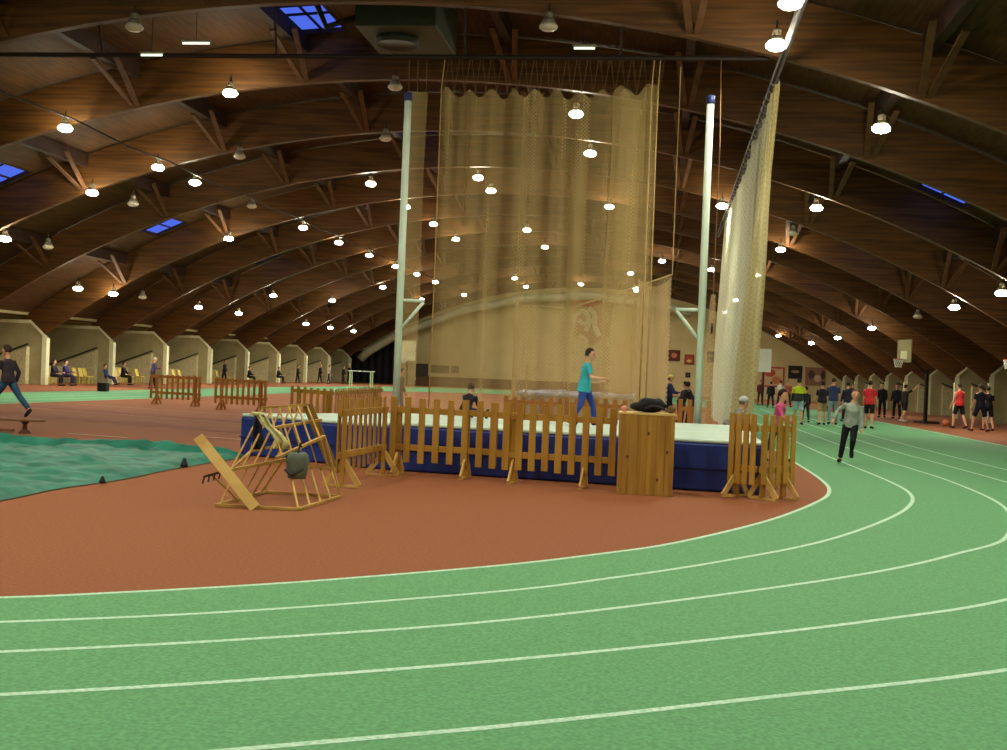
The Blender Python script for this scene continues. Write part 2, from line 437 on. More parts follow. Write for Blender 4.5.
def put_lamp(u, v, lit):
    key = (rowname(u), lit)
    lab = ('lit round lamp under the arches, ' if lit else 'unlit round lamp under the arches, ')+rowname(u)
    if key not in protos:
        t = lamp_proto(lit, lab, lab[:-0 or None]); protos[key] = (t, child_table(t)); o = t
        if lit:
            l = bpy.data.objects.new('bulb_light', LD); COL.objects.link(l); l.location = (0,0,-.36); l.parent = t
            protos[key] = (t, child_table(t))
    else:
        o = copy_tree(protos[key][0], None, protos[key][1])
    o.location = (u, v, arc(u)-.4+.2)
    return o
for u, v in LIT+NEAR+FAR_FILL: put_lamp(u, v, True)
for u, v in OFF: put_lamp(u, v, False)

# cables and rails under the roof
def rod(name, label, cat, pts, r, m, n=6):
    return tag(MB().tube(pts, r, n).build(name, m), label, cat)
rod('roof_cable', 'thin black cable running lengthwise beside a row of lamps', 'cable', [(-18.6, v, arc(-18.6)-.15-(.12 if k % 2 else 0)) for k, v in enumerate([20+3.81*i for i in range(24)])], .035, M_wire)
hr = thing('net_rail', 'dark horizontal rail under the arches carrying the wide tan netting', 'rail', (0,29,0))
MB().tube([(-24,0,9.3),(2.1,0,9.3)], .06, 8).build('bar', M_rail, hr)
for u in (-14.6,-10,-5.2,-1.4,1.6):
    MB().tube([(u,0,9.34),(u,-.3,arc(u,.2))], .03, 6).build('hanger', M_rail, hr)
cr = thing('curtain_rail', 'dark lengthwise rail with rings carrying the gathered pale net', 'rail', (2.32,0,0))
MB().tube([(0,20,9.0),(0,62,9.0)], .085, 8).build('bar', M_rail, cr)
for v in [20.9+7.62*k for k in range(6)]:
    MB().tube([(0,v,9.0),(0,v-.02,arc(2.4,.3))], .03, 6).build('hanger', M_rail, cr)
rg = MB()
for k in range(34):
    v = 29.6+.75*k
    rg.tube([(0+.1*math.cos(2*pi*i/10), v, 8.9+.1*math.sin(2*pi*i/10)) for i in range(11)], .02, 5)
rg.build('ring', M_steel, cr)
# fabric air duct following the last arch
b = MB(); b.tube([(-30.6,118,2.4)]+[(u,118,arc(u)-1.0-.1*math.sin(u)) for u in [-30+1.4*i for i in range(24)]], .42, 14)
tag(b.build('air_duct', M_duct, smooth=True), 'long pale round air duct curving up below the last arch', 'duct')

vu = thing('ventilation_unit', 'dark green grey ventilation box between the roof arches', 'ventilation unit', (-7.5,32.6,arc(-7.5)))
MB().box((-1.1,-1.5,.2),(1.1,1.6,1.5)).build('housing', mat('vent_green', (58,66,50), .6), vu, bevel=.03)
MB().lathe([(.55,.02),(.6,.0),(.6,.22),(.2,.24)], (-.2,-.3,0), 20).build('outlet', mat('vent_dark', (40,46,38), .6), vu, smooth=True)
MB().tube([(-1.1,-1.0,.6),(-1.9,-1.4,.2),(-2.2,-1.6,.9)], .09, 8).build('cable', M_wire, vu)
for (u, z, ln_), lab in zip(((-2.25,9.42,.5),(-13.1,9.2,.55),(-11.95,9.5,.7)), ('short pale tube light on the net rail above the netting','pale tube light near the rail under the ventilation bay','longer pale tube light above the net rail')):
    t = thing('tube_light', lab, 'lamp', (u,28.6,z))  # glowing strips added for the bright reflections along the rail, not lamps
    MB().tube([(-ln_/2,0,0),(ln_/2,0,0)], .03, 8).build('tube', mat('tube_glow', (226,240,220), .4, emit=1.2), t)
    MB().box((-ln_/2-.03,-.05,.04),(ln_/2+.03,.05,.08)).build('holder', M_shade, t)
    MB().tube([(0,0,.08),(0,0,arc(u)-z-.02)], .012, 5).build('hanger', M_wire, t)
# ------------------------------------------------------------------ nets
N_tan = net_mat('net_tan', (228,206,144), .30, ('X','Z'), .09, .02, .55)
N_low = net_mat('net_cream', (224,200,150), .22, ('X','Z'), .12, .05, .5)
N_cur = net_mat('net_pale', (232,236,206), .56, ('Y','Z'), .2, .10, .2)
def folds(x, seed, amp):
    return amp*(math.sin(x*7.3+seed)+.7*math.sin(x*12.1+1.7*seed)+.5*math.sin(x*3.1+seed*2.3))
def net_panel(u0, u1, v, z0, top, seed, amp, nu=220, nz=24, squeeze=.0):
    b = MB()
    def fn(s, t):
        c = (u0+u1)/2; uu = u0+(u1-u0)*s
        zt = top(s)
        z = z0+(zt-z0)*t
        x = c+(uu-c)*(1-squeeze*(1-t))+.05*noise.noise(V((uu*1.3, z*.25, seed)))
        return (x, v+folds(uu, seed, amp)*(.35+.65*t)+.08*noise.noise(V((uu*2, z*.3, seed+5))), z)
    b.grid(fn, nu, nz)
    return b
mn = thing('divider_net', 'tall wide tan netting hanging in folds behind the landing mat', 'net', (0,0,0))
net_panel(-5.75,-.55, 29, .03, lambda s: 8.42+.10*math.sin(s*60)+.25*max(0,(s-.86)/.14), 1.3, .10).build('netting', N_tan, mn, smooth=True)
net_panel(-1.55,-.45, 29.25, .03, lambda s: 8.5+.2*math.sin(s*9), 3.3, .12, 70).build('gathered_edge', N_tan, mn, smooth=True)
for u in (-5.73,-.62,-.47):
    MB().tube([(u,28.86,.02),(u+.02,28.84,4),(u,28.86,8.5),(u+.03,29,9.25)], .016, 6).build('edge_rope', mat('rope_tan', (200,168,108), .8), mn, smooth=True)
cb = MB()
for k in range(21):
    u = -5.7+.262*k
    zt = 8.42
    cb.tube([(u-.11,29,9.26),(u,29,zt)], .006, 4); cb.tube([(u+.11,29,9.26),(u,29,zt)], .006, 4)
cb.build('hanging_cord', mat('cord_tan', (120,92,56), .8), mn)
ns = thing('divider_net', 'narrow strip of tan netting beside the tall pole with mint bracket', 'net', (0,0,0))
net_panel(-6.6,-6.12, 29.1, .03, lambda s: 8.45, 2.1, .06, 40).build('netting', N_tan, ns, smooth=True)
cb = MB()
for k in range(3): cb.tube([(-6.6+.22*k,29.05,9.26),(-6.6+.22*k,29.1,8.45)], .009, 4)
cb.build('hanging_cord', MATS['cord_tan'], ns)
ln = thing('low_net', 'shorter cream net hung behind the tall tan netting', 'net', (0,0,0))
net_panel(-3.95,.02, 31.2, .03, lambda s: 3.35+.95*s**1.5-.5*math.sin(pi*min(1,max(0,(s-.1)/.75)))*(1-s), 5.2, .10, 170, 14).build('netting', N_low, ln, smooth=True)
net_panel(-.85,.05, 31.4, .03, lambda s: 4.25-.25*math.sin(pi*s), 7.2, .14, 60, 14).build('gathered_edge', net_mat('net_cream_edge', (232,210,164), .42, ('X','Z'), .12, .05, .5), ln, smooth=True)
MB().tube([(-3.95,31.2,0),(-3.95,31.2,3.5)], .05, 8).build('end_post', mat('cord_cream', (206,184,136), .8), ln)
MB().tube([(-4,31.3,3.4),(-2.6,31.3,3.35),(-1.2,31.3,3.85),(.05,31.3,4.32)], .02, 6).build('top_rope', MATS['cord_cream'], ln)
MB().tube([(.05,31.3,4.32),(.05,31.2,7.5),(.05,29.4,9.2)], .012, 5).build('hanging_cord', MATS['cord_cream'], ln)
cn = thing('curtain_net', 'tall pale gathered curtain net beside the running lanes', 'net', (0,0,0))
b = MB()
def fn(s, t):
    v = 29.6+25.2*s; z = .04+8.76*t
    u = 2.4+.05*math.sin(v*4.1)+.05*math.sin(v*6.3+1)+.08*noise.noise(V((v*.4, z*.2, 3)))
    return (u-.34*(1-t), v, z)
b.grid(fn, 260, 24).build('netting', N_cur, cn, smooth=True)
b = MB()
def fn(s, t):
    z = .04+8.76*t
    k = 1-t
    v = 29.5+1.5*s+k*s*4
    return (2.36-.32*k-.2*k*s+.07*math.sin(s*16+z*.5), v-.3+.12*math.sin(s*25), z)
b.grid(fn, 70, 24).build('gathered_edge', net_mat('net_pale_edge', (214,202,146), .55, ('X','Z'), .14, .08, .25), cn, smooth=True)
bn = thing('net_bundle', 'thin rolled bundle of net tied upright behind the pole with mint bracket', 'net', (.78,25.3,0))
MB().tube([(0,0,.02),(.02,0,1.6),(.10,0,2.6),(.12,0,3.4)], [.26,.17,.09,.05], 12).build('bundle', N_low, bn, smooth=True)
MB().tube([(.10,0,2.7),(.14,0,2.7)], .12, 12).build('tie', M_wire, bn)
MB().tube([(.12,0,3.3),(.14,.2,6.5),(.2,3.4,9.2)], .012, 5).build('hanging_cord', MATS['cord_tan'], bn)

# ------------------------------------------------------------------ vault uprights
for x, s, lab in ((-5.56, 1, 'tall mint white upright pole in front of the narrow net strip'), (.66, -1, 'tall mint white upright pole beside the gathered pale curtain net')):
    t = thing('vault_upright', lab, 'pole', (x,24.5,0))
    MB().tube([(0,0,.04),(0,0,7.2)], .075, 14).build('pole', M_pole, t, smooth=True)
    MB().lathe([(.08,7.18),(.085,7.19),(.085,7.34),(.05,7.36)], n=14).build('cap', M_cap, t, smooth=True)
    MB().box((-.22,-.3,0),(.22,.3,.05)).build('base', M_pole, t, bevel=.01)
    ba = MB().tube([(0,0,3.03),(s*.52,0,3.03)], .035, 10).build('bracket_arm', M_pole, t, smooth=True)
    MB().tube([(s*.5,0,3.0),(s*.03,0,2.42)], .035, 10).build('bracket_strut', M_pole, ba, smooth=True)

# ------------------------------------------------------------------ landing mats
def landing_mat(name, label, poly, h, rim=.1):
    t = thing(name, label, 'mat', (0,0,0))
    c = V((sum(p[0] for p in poly)/len(poly), sum(p[1] for p in poly)/len(poly), 0))
    b = MB(); b.prism([(x, y, .01) for x, y in poly], (0,0,h-.05))
    b.build('side_cover', M_blue, t, bevel=.03)
    pl = [c+(V((x,y,0))-c)*.995 for x, y in poly]
    b = MB(); b.prism([(p.x, p.y, h-.035) for p in pl], (0,0,.05))
    b.build('top_cover', M_mint, t, bevel=.02)
    sm = MB(); n_ = len(poly)
    for i in range(n_):
        p, q = V((*poly[i],0)), V((*poly[(i+1) % n_],0))
        d = (q-p).normalized(); out = V((d.y,-d.x,0))
        if (p+q).dot(out)/2 < c.dot(out): out = -out
        sm.bar(p+V((0,0,h*.45))+out*.006, q+V((0,0,h*.45))+out*.006, .03, .02)
    sm.build('seam_band', mat('blue_band', (26,36,84), .5), t)
    return t
landing_mat('landing_mat', 'big blue landing mat with pale top behind the picket fence', [(-4.3,18.4),(1.42,17.5),(1.6,24.1),(-4.3,24.1)], .74)
landing_mat('landing_mat', 'wedge shaped blue mat behind the tipped lath frame', [(-7.25,19.95),(-4.34,18.42),(-4.34,24.1),(-4.9,24.1)], .70)
hm = thing('jump_mat', 'blue grey folded mat stack standing behind the netting', 'mat', (-2.85,40,0))
MB().box((-1.85,-1.2,.02),(1.85,1.2,.98)).build('body', M_bluegrey, hm, bevel=.06)
b = MB(); b.grid(lambda s, t: (-1.9+3.8*s, -1.3+2.6*t, 1.04+.12*noise.noise(V((s*5,t*4,1)))+(-.1 if t < .05 or t > .95 else 0)), 40, 20)
tc_ = b.build('top_sheet', mat('sheet_bluewhite', (150,166,196), .4, (92,112,160), 4), hm, smooth=True)
md = tc_.modifiers.new('thick','SOLIDIFY'); md.thickness = .03
tag(MB().tube([(0,0,0),(0,0,1.9)], .03, 8).build('jump_standard', M_foot, loc=(-4.45,38.4,0)), 'thin cream upright standing before the blue grey mat stack', 'stand')

# ------------------------------------------------------------------ fences
def fence(label, a, b, n_, m=M_pick, z0=.2, z1=1.17, slat=.1, feet=None, rails=(.42,.98), footm=M_foot, group=None, flip=1):
    a, b = V((*a,0)), V((*b,0)); d = (b-a).normalized(); L_ = (b-a).length; nn = V((d.y,-d.x,0))*flip   # towards the camera side
    t = thing('picket_fence', label, 'fence', a, math.atan2(d.y, d.x), group)
    fy = -1*flip
    for i in range(n_):
        x = slat/2+(L_-slat)*i/(n_-1); h = z1+random.uniform(-.012,.012)
        MB().box((x-slat/2, fy*.02-.011, z0+random.uniform(-.015,.015)), (x+slat/2, fy*.02+.011, h)).build('picket', m, t, bevel=.004)
    for z in rails:
        MB().box((0, -.02-fy*.011, z-.045), (L_, .02-fy*.011, z+.045)).build('rail', m, t, bevel=.004)
    for x in (feet if feet is not None else (.25, L_-.25)):
        po = MB().box((x-.04, -fy*.05-.025, .03), (x+.04, -fy*.05+.025, rails[1]+.05)).build('post', m, t, bevel=.004)
        fb = MB()
        fb.bar((x, fy*.20, .03), (x, fy*.0-fy*.05, .34), .075, .03, (1,0,0)); fb.bar((x, -fy*.28, .03), (x, -fy*.06, .36), .075, .03, (1,0,0))
        fb.bar((x, fy*.2, .018), (x, -fy*.28, .018), .05, .03)
        fb.build('foot', footm, po)
    return t
fence('amber picket fence end panel turned toward the camera beside the tipped lath frame', (-4.24,15.4), (-4.14,17.65), 10, feet=(.06,2.0), flip=-1)
fence('amber picket fence panel between the end panel and the tall centre panel', (-4.1,17.78), (-2.2,17.52), 9, feet=(.12,1.2))
fence('amber picket fence panel running up to the plank box', (-2.5,17.3), (-.66,17.05), 10, feet=(.35,1.4))
fence('amber picket fence panel next to bare blue mat side, beyond the plank box', (.93,17.15), (1.27,16.78), 4, slat=.095, feet=(.1,))
fence('last amber picket fence panel touching the green lane edge', (1.33,16.74), (1.82,17.25), 5, slat=.095, feet=(.12,.56))
fence('reddish picket fence standing before the person in purple', (-18,40.3), (-15.9,39.7), 10, M_pickb, z1=1.06, footm=M_pickb)
fence('reddish picket fence between two others, above the tipped lath frame', (-14.85,38.3), (-12.85,37.7), 10, M_pickb, z1=1.04, footm=M_pickb)
fence('yellowish picket fence just behind the wedge mat', (-8.8,27.6), (-7.5,26.6), 7, z1=1.08)
fence('yellowish picket fence receding behind the wedge mat', (-7.45,26.7), (-7.9,33), 22, z1=1.08, feet=(1,5), flip=-1)
fence('brown picket fence behind the landing mat and boy in teal', (-3.5,26.1), (-2.2,26), 7, M_pickb, z1=1.1, footm=M_pickb)
fence('brown picket fence behind the landing mat and black jacket', (-2.15,26), (-.8,25.9), 7, M_pickb, z1=1.12, footm=M_pickb)
fence('brown picket fence piece behind the pole beside the curtain net', (.3,26.7), (1.0,26.4), 4, M_pickb, z1=1.18, footm=M_pickb, feet=(.35,))

# ------------------------------------------------------------------ plank box and what lies on it
bx = thing('plank_box', 'upright wooden plank box at the end of the picket fence', 'box', (-.245,16.9,0), math.radians(4))
w, d, h = .75, .6, 1.1
for k, (lo, hi) in enumerate((((-w/2,-d/2,0),(w/2,-d/2+.03,h)), ((-w/2,d/2-.03,0),(w/2,d/2,h)), ((-w/2,-d/2+.03,0),(-w/2+.03,d/2-.03,h)), ((w/2-.03,-d/2+.03,0),(w/2,d/2-.03,h)))):
    pb = MB()
    if k < 2:
        for q in range(6):
            x0 = lo[0]+(hi[0]-lo[0])*q/6; x1 = lo[0]+(hi[0]-lo[0])*(q+1)/6
            pb.box((x0+.001, lo[1], 0), (x1-.001, hi[1], h))
    else: pb.box(lo, hi)
    pb.build('side_panel', M_box, bx, bevel=.003)
MB().box((-w/2-.01,-d/2-.01,h),(w/2+.01,d/2+.01,h+.03)).build('lid', M_boxl, bx, bevel=.004)
kn = MB()
for x, z in ((-.26,.52),(.16,.22),(.02,.85),(.28,.6)): kn.ell((x,-d/2-.001,z), (.018,.004,.024))
kn.build('knot', mat('knot_brown', (96,58,20), .7), bx)
b = MB(); b.ell((0,0,.1), (.25,.17,.1), seg=28, rings=18)
for v in b.bm.verts:
    nn = noise.noise(v.co*7)*.05+noise.noise(v.co*16)*.02
    v.co += v.co.normalized()*nn; v.co.z = max(v.co.z, .003)
    if v.co.x < -.12: v.co.z *= .78
bg = thing('black_jacket', 'crumpled black jacket bundle lying on the plank box', 'jacket', (-.22,16.88,1.13))
b.build('bundle', mat('jacket_black', (20,18,22), .75, (12,11,14), 8), bg, smooth=True)
MB().tube([(-.05,-.17,.06),(.05,-.185,.1),(.16,-.16,.08),(.22,-.1,.05)], .018, 6).build('sleeve_cuff', mat('jacket_trim', (44,40,46), .8), bg, smooth=True)
b = MB(); b.ell((0,0,.05), (.06,.05,.055), seg=18, rings=12)
for v in b.bm.verts: v.co += v.co.normalized()*noise.noise(v.co*20)*.02; v.co.z = max(v.co.z, .002)
tag(b.build('brown_pouch', mat('pouch_brown', (120,96,50), .8, (84,66,34), 20), smooth=True, loc=(.09,16.85,1.13)), 'small brown pouch on the plank box beside the black jacket', 'pouch')
b = MB(); b.ell((0,0,.04), (.05,.06,.045), seg=16, rings=10)
for v in b.bm.verts: v.co.z = max(v.co.z, .002)
tag(b.build('pink_cloth', mat('cloth_pink', (216,150,130), .8), smooth=True, loc=(-.56,16.86,1.13)), 'small pink cloth on the plank box corner', 'cloth')

# ------------------------------------------------------------------ tipped lath frame
lf = thing('lath_frame', 'tipped open frame of thin wooden laths standing on red floor', 'frame', (-4.4,13.4,0))
def W(*p): return V(p)-V((-4.4,13.4,0))
def part(name, items, m=M_lath):
    b = MB()
    for a, c, w_, t_, *u_ in items: b.bar(a, c, w_, t_, *u_)
    return b.build(name, m, lf)
A, B_, C_, D_ = W(-4.84,12.66,.02), W(-3.92,12.70,.02), W(-3.86,14.2,.02), W(-4.84,14.28,.02)
e, f, g_, hh = W(-4.89,13.2,.36), W(-4.47,13.9,.46), W(-4.27,14.1,.38), W(-4.08,14.6,.32)
i_, j_ = W(-4.91,14.2,1.05), W(-4.44,14.6,1.10)
k_, l_ = W(-4.62,13.8,.83), W(-4.25,14.55,.92)
m_, n_p = W(-4.39,13.3,.52), W(-4.09,14.2,.74)
o_p, p_p = W(-5.02,14.2,.51), W(-4.62,14.3,.61)
for a, c in ((A,B_),(B_,C_),(C_,D_),(D_,A)): part('base_rail', [(a, c, .04, .03)])
part('lower_rail', [(e,f,.045,.035)]); part('lower_rail', [(g_,hh,.045,.035)]); part('lower_rail', [(f,g_,.03,.03)])
part('top_rail', [(i_,j_,.04,.03)]); part('middle_rail', [(k_,l_,.045,.03)]); part('middle_rail', [(m_,n_p,.045,.03)]); part('middle_rail', [(o_p,p_p,.04,.03)])
part('wide_board', [(j_, hh, .12, .025, (0,-1,.3))], mat('lath_dark', (150,116,54), .7, (122,92,42), 3))
def lerp(a, c, t): return a+(c-a)*t
for t in (.08,.3,.52,.74,.95): part('lath', [(lerp(e,f,t), lerp(A,D_,t*.96), .02, .014)])
for t in (.0,.25,.5,.75,1): part('lath', [(lerp(f,hh,t*.9+.05)+V((0,0,-.02)), lerp(B_,C_,t), .022, .014)])
for t in (0,.2,.4,.6,.8): part('lath', [(lerp(i_,j_,t+.05), lerp(e,f,t), .02, .014)])
for t in (.1,.3,.5,.7,.9): part('lath', [(lerp(i_,j_,t+.08), lerp(m_,n_p,t), .02, .014)])
for t in (.15,.4,.65,.9): part('lath', [(lerp(k_,l_,t), lerp(f,hh,t), .02, .014)])
part('lath', [(lerp(i_,j_,.02), o_p, .025, .016)]); part('lath', [(o_p, e, .03, .02)]); part('lath', [(n_p, C_, .03, .02)]); part('lath', [(p_p, D_, .025, .02)])
tag(MB().bar((-5.19,12.93,.74), (-4.36,12.56,.02), .12, .028, (.2,-.9,.3)).build('leaning_plank', mat('plank_pale', (206,176,104), .7, (184,150,80), 3), bevel=.004), 'pale wide plank leaning on the tipped lath frame', 'plank')
rk = thing('hay_rake', 'short toothed rake head lying against the leaning plank', 'rake', (-5.0,12.88,0))
MB().bar((-.08,-.02,.3),(.1,.04,.36),.03,.025).build('head', mat('rake_wood', (70,50,36), .8), rk)
tb = MB()
for q in range(4): tb.bar((-.07+.055*q,-.02+.018*q,.3+.018*q),(-.075+.055*q,-.05+.018*q,.23+.018*q),.014,.014)
tb.build('tooth', MATS['rake_wood'], rk)
MB().tube([(.0,.01,.33),(.28,.2,.02)], .013, 6).build('handle', M_lath, rk)
# bag hanging on the frame
bgs = thing('grey_bag', 'grey green cloth bag hanging in the tipped lath frame', 'bag', (-4.2,13.5,.27))
b = MB(); b.lathe([(.02,.0),(.10,.01),(.125,.08),(.13,.2),(.12,.29),(.09,.31),(.02,.3)], n=22)
for v in b.bm.verts: v.co += V((1,1,0)).normalized()*noise.noise(v.co*9)*.02+V((0,0,noise.noise(v.co*12)*.012))
b.build('sack', mat('bag_greygreen', (104,116,100), .85, (80,92,80), 6), bgs, smooth=True)
MB().tube([(-.12,-.05,.1),(-.02,-.14,.06),(.1,-.09,.13)], .022, 8).build('strap', mat('bag_dark', (56,62,56), .85), bgs, smooth=True)
MB().tube([(0,0,.3),(.02,.02,.42),(.03,.03,.37)], .012, 6).build('cord', MATS['bag_dark'], bgs)
def garment(name, label, cat, m, pts, wd, loc):
    b = MB()
    def fn(s, t):
        q = t*(len(pts)-1); i = min(int(q), len(pts)-2); p = V(pts[i]).lerp(V(pts[i+1]), q-i)
        return p+V(((s-.5)*wd*(.7+.5*t), .03*math.sin(s*11+t*3), 0))
    b.grid(fn, 18, 22)
    o = tag(b.build(name, m, smooth=True, loc=loc), label, cat)
    md = o.modifiers.new('thick', 'SOLIDIFY'); md.thickness = .02
    return o
garment('hanging_jacket', 'dark blue jacket hanging on the tipped lath frame', 'jacket', mat('jacket_navy', (44,50,70), .9, (30,34,50), 6), [(0,.03,.02),(0,-.05,0),(.0,-.07,-.2),(.02,-.05,-.42)], .13, (-4.84,13.95,.98))
garment('pale_towel', 'pale yellow and white cloth draped over the tipped lath frame', 'towel', mat('towel_pale', (222,222,176), .9, (176,178,110), 9), [(-.2,.0,.24),(-.1,-.03,.24),(0,-.06,.1),(.1,-.07,.03),(.18,-.06,-.08),(.16,-.05,-.16)], .15, (-4.62,13.68,.76))

# ------------------------------------------------------------------ tarp over the sand pit
b = MB()
def fn(s, t):
    u = -16+8.98*s+.15*noise.noise(V((t*6,0,2)))*(1 if s > .9 else 0); v = 8.6+11.1*t
    ed = min(s*40, (1-s)*30, t*40, (1-t)*30, 1)
    z = .05+.07*noise.noise(V((u*.9,v*.9,0)))+.075*abs(noise.noise(V((u*2.1+3,v*1.3,1))))+.03*noise.noise(V((u*5,v*4,2)))
    z += .12*math.exp(-((t-.97)/.012)**2)+.05*math.exp(-((s-.985)/.01)**2)
    return (u, v, .012+max(0, z)*ed)
b.grid(fn, 170, 210)
tag(b.build('tarpaulin', M_tarp, smooth=True), 'wrinkled green tarpaulin spread over the sand pit', 'tarpaulin')
for (x, y, s), lab in zip(((-7.02,17.0,.55),(-6.9,14.15,.4)), ('black weight at the tarpaulin edge nearest the wedge mat','smaller black weight on the tarpaulin edge')):
    tag(MB().lathe([(.10*s,0),(.10*s,.03),(.045*s,.2*s),(.03*s,.23*s)], n=12).build('tarp_weight', M_black, loc=(x,y,.02)), lab, 'weight')

# ------------------------------------------------------------------ low bench
bn_ = thing('low_bench', 'low balance bench with a long seat beam on one flared foot', 'bench', (-12.9,22.5,0), math.radians(-2))
MB().box((-3.2,-.13,.245),(.62,.13,.285)).build('seat', mat('bench_dark', (118,82,42), .6, (96,64,32), 3, stretch=(.3,4,1)), bn_, bevel=.006)
MB().lathe([(.12,.0),(.12,.02),(.05,.08),(.04,.18),(.09,.245)], (.25,0,0), 14).build('foot', mat('bench_foot', (84,52,32), .7), bn_)
MB().lathe([(.12,.0),(.12,.02),(.05,.08),(.04,.18),(.09,.245)], (-2.6,0,0), 14).build('foot', MATS['bench_foot'], bn_)
MB().box((-2.6,-.05,.03),(.0,.05,.075)).build('stretcher', MATS['bench_dark'], bn_, bevel=.005)

# ------------------------------------------------------------------ wall pictures, boards, far things
def panel(name, label, cat, u0, u1, z0, z1, rgb, border=None, y=121.5, bits=()):
    t = thing(name, label, cat, ((u0+u1)/2, y-.012, (z0+z1)/2))
    w_, h_ = (u1-u0)/2, (z1-z0)/2
    MB().box((-w_,-.05,-h_),(w_,-.0,h_)).build('sheet', mat(name+str(rgb), rgb, .7), t)
    if border:
        b = MB(); bw = min(w_, h_)*.16
        for lo, hi in (((-w_,-.07,h_-bw),(w_,-.05,h_)), ((-w_,-.07,-h_),(w_,-.05,-h_+bw)), ((-w_,-.07,-h_+bw),(-w_+bw,-.05,h_-bw)), ((w_-bw,-.07,-h_+bw),(w_,-.05,h_-bw))): b.box(lo, hi)
        b.build('border', mat(name+'b'+str(border), border, .7), t)
    for x, z, sx, sz, c in bits:
        MB().ell((x*w_,-.052,z*h_), (sx*w_,.012,sz*h_), seg=12, rings=6).build('print', mat(name+'p'+str(c), c, .7), t)
    return t
panel('wall_poster', 'red framed poster closest to the low net on far wall', 'poster', .1,1.3,3.5,4.6, (96,40,30), (60,30,24), bits=((0,0,.5,.5,(190,120,80)),))
panel('wall_poster', 'red and cream poster second from the low net', 'poster', 1.75,2.7,3.2,4.2, (170,70,44), (80,44,30), bits=((0,-.3,.5,.3,(210,180,120)),))
panel('wall_poster', 'narrow dark poster third from the low net', 'poster', 3.0,3.6,3.3,4.3, (66,50,40), bits=((0,0,.5,.6,(190,170,120)),))
panel('wall_poster', 'small dark plate hung under the posters', 'poster', 1.9,2.4,1.9,2.4, (50,44,36), bits=((0,0,.5,.4,(90,80,60)),))
panel('wall_poster', 'dark framed poster just past the pole on far wall', 'poster', 3.95,4.7,3.5,4.6, (58,52,42), bits=((0,.2,.6,.3,(150,140,100)),))
panel('wall_poster', 'black and white poster beside the curtain net', 'poster', 4.95,5.7,3.5,4.6, (46,42,38), bits=((0,.1,.5,.5,(190,186,160)),))
panel('wall_banner', 'red and cream banner low on far wall behind the crowd', 'banner', 9.4,11.6,1.3,3.3, (206,176,130), (170,66,44), bits=((-.3,.4,.5,.4,(184,72,46)),(.3,-.3,.4,.4,(196,120,80))))
panel('wall_banner', 'black banner on far wall above the neon jacket', 'banner', 11.95,13.3,2.2,3.5, (36,30,28), bits=((0,.1,.6,.25,(150,130,90)),))
panel('wall_banner', 'patterned brown banner beside the black banner', 'banner', 13.6,15.6,1.6,3.4, (150,108,84), bits=((-.4,.2,.3,.5,(90,60,60)),(.2,-.2,.35,.4,(206,180,150)),(.7,.2,.2,.5,(80,54,50))))
panel('notice_sign', 'grey notice board on the far wall near the black curtain', 'board', -25.6,-24.3,.9,2.2, (70,66,54), (50,46,38))
panel('notice_sign', 'long olive plaque beside the grey notice board', 'board', -24.0,-22.1,1.35,2.1, (112,102,62), (90,80,48))
panel('notice_sign', 'short olive plaque next to the long one', 'board', -21.9,-21.1,1.4,2.1, (116,106,66), (94,84,50))
# large painted emblem: a plain swirl of cream strokes under a red band
em = thing('wall_emblem', 'large faded red and cream emblem painted on the far wall', 'emblem', (-7.75,121.46,7.1))
MB().prism([(-2.1,0,1.6),(-2.0,0,2.2),(.6,0,2.3),(2.1,0,2.75),(2.2,0,2.1),(.3,0,1.5)], (0,-.03,0)).build('red_band', mat('emblem_red', (196,48,34), .8), em)
MB().prism([(-2.2,0,1.5),(.4,0,1.45),(2.2,0,2.0),(1.9,0,-1.2),(.2,0,-2.4),(-1.7,0,-1.4)], (0,-.015,0)).build('field', mat('emblem_field', (176,140,96), .8), em)
for pts, r in (([(-1.9,-.04,-.8),(-1.6,-.04,.6),(-.8,-.04,1.1),(-.2,-.04,.2),(-.5,-.04,-.9)], .24), ([(-.3,-.04,1.4),(.3,-.04,.8),(.4,-.04,-.4),(.9,-.04,-1.4)], .26), ([(1.1,-.04,1.3),(1.7,-.04,.5),(1.2,-.04,-.3)], .2), ([(-1.2,-.04,-1.4),(-.5,-.04,-1.7),(-.3,-.04,-2.2)], .18), ([(-1.3,-.04,.2),(-.7,-.04,-.2),(.1,-.04,.2)], .2)):
    b = MB(); b.tube(catmull(pts, 5), r, 8)
    for v in b.bm.verts: v.co.y = -.04+(v.co.y+.04)*.12
    b.build('stroke', mat('emblem_cream', (214,204,168), .8), em)
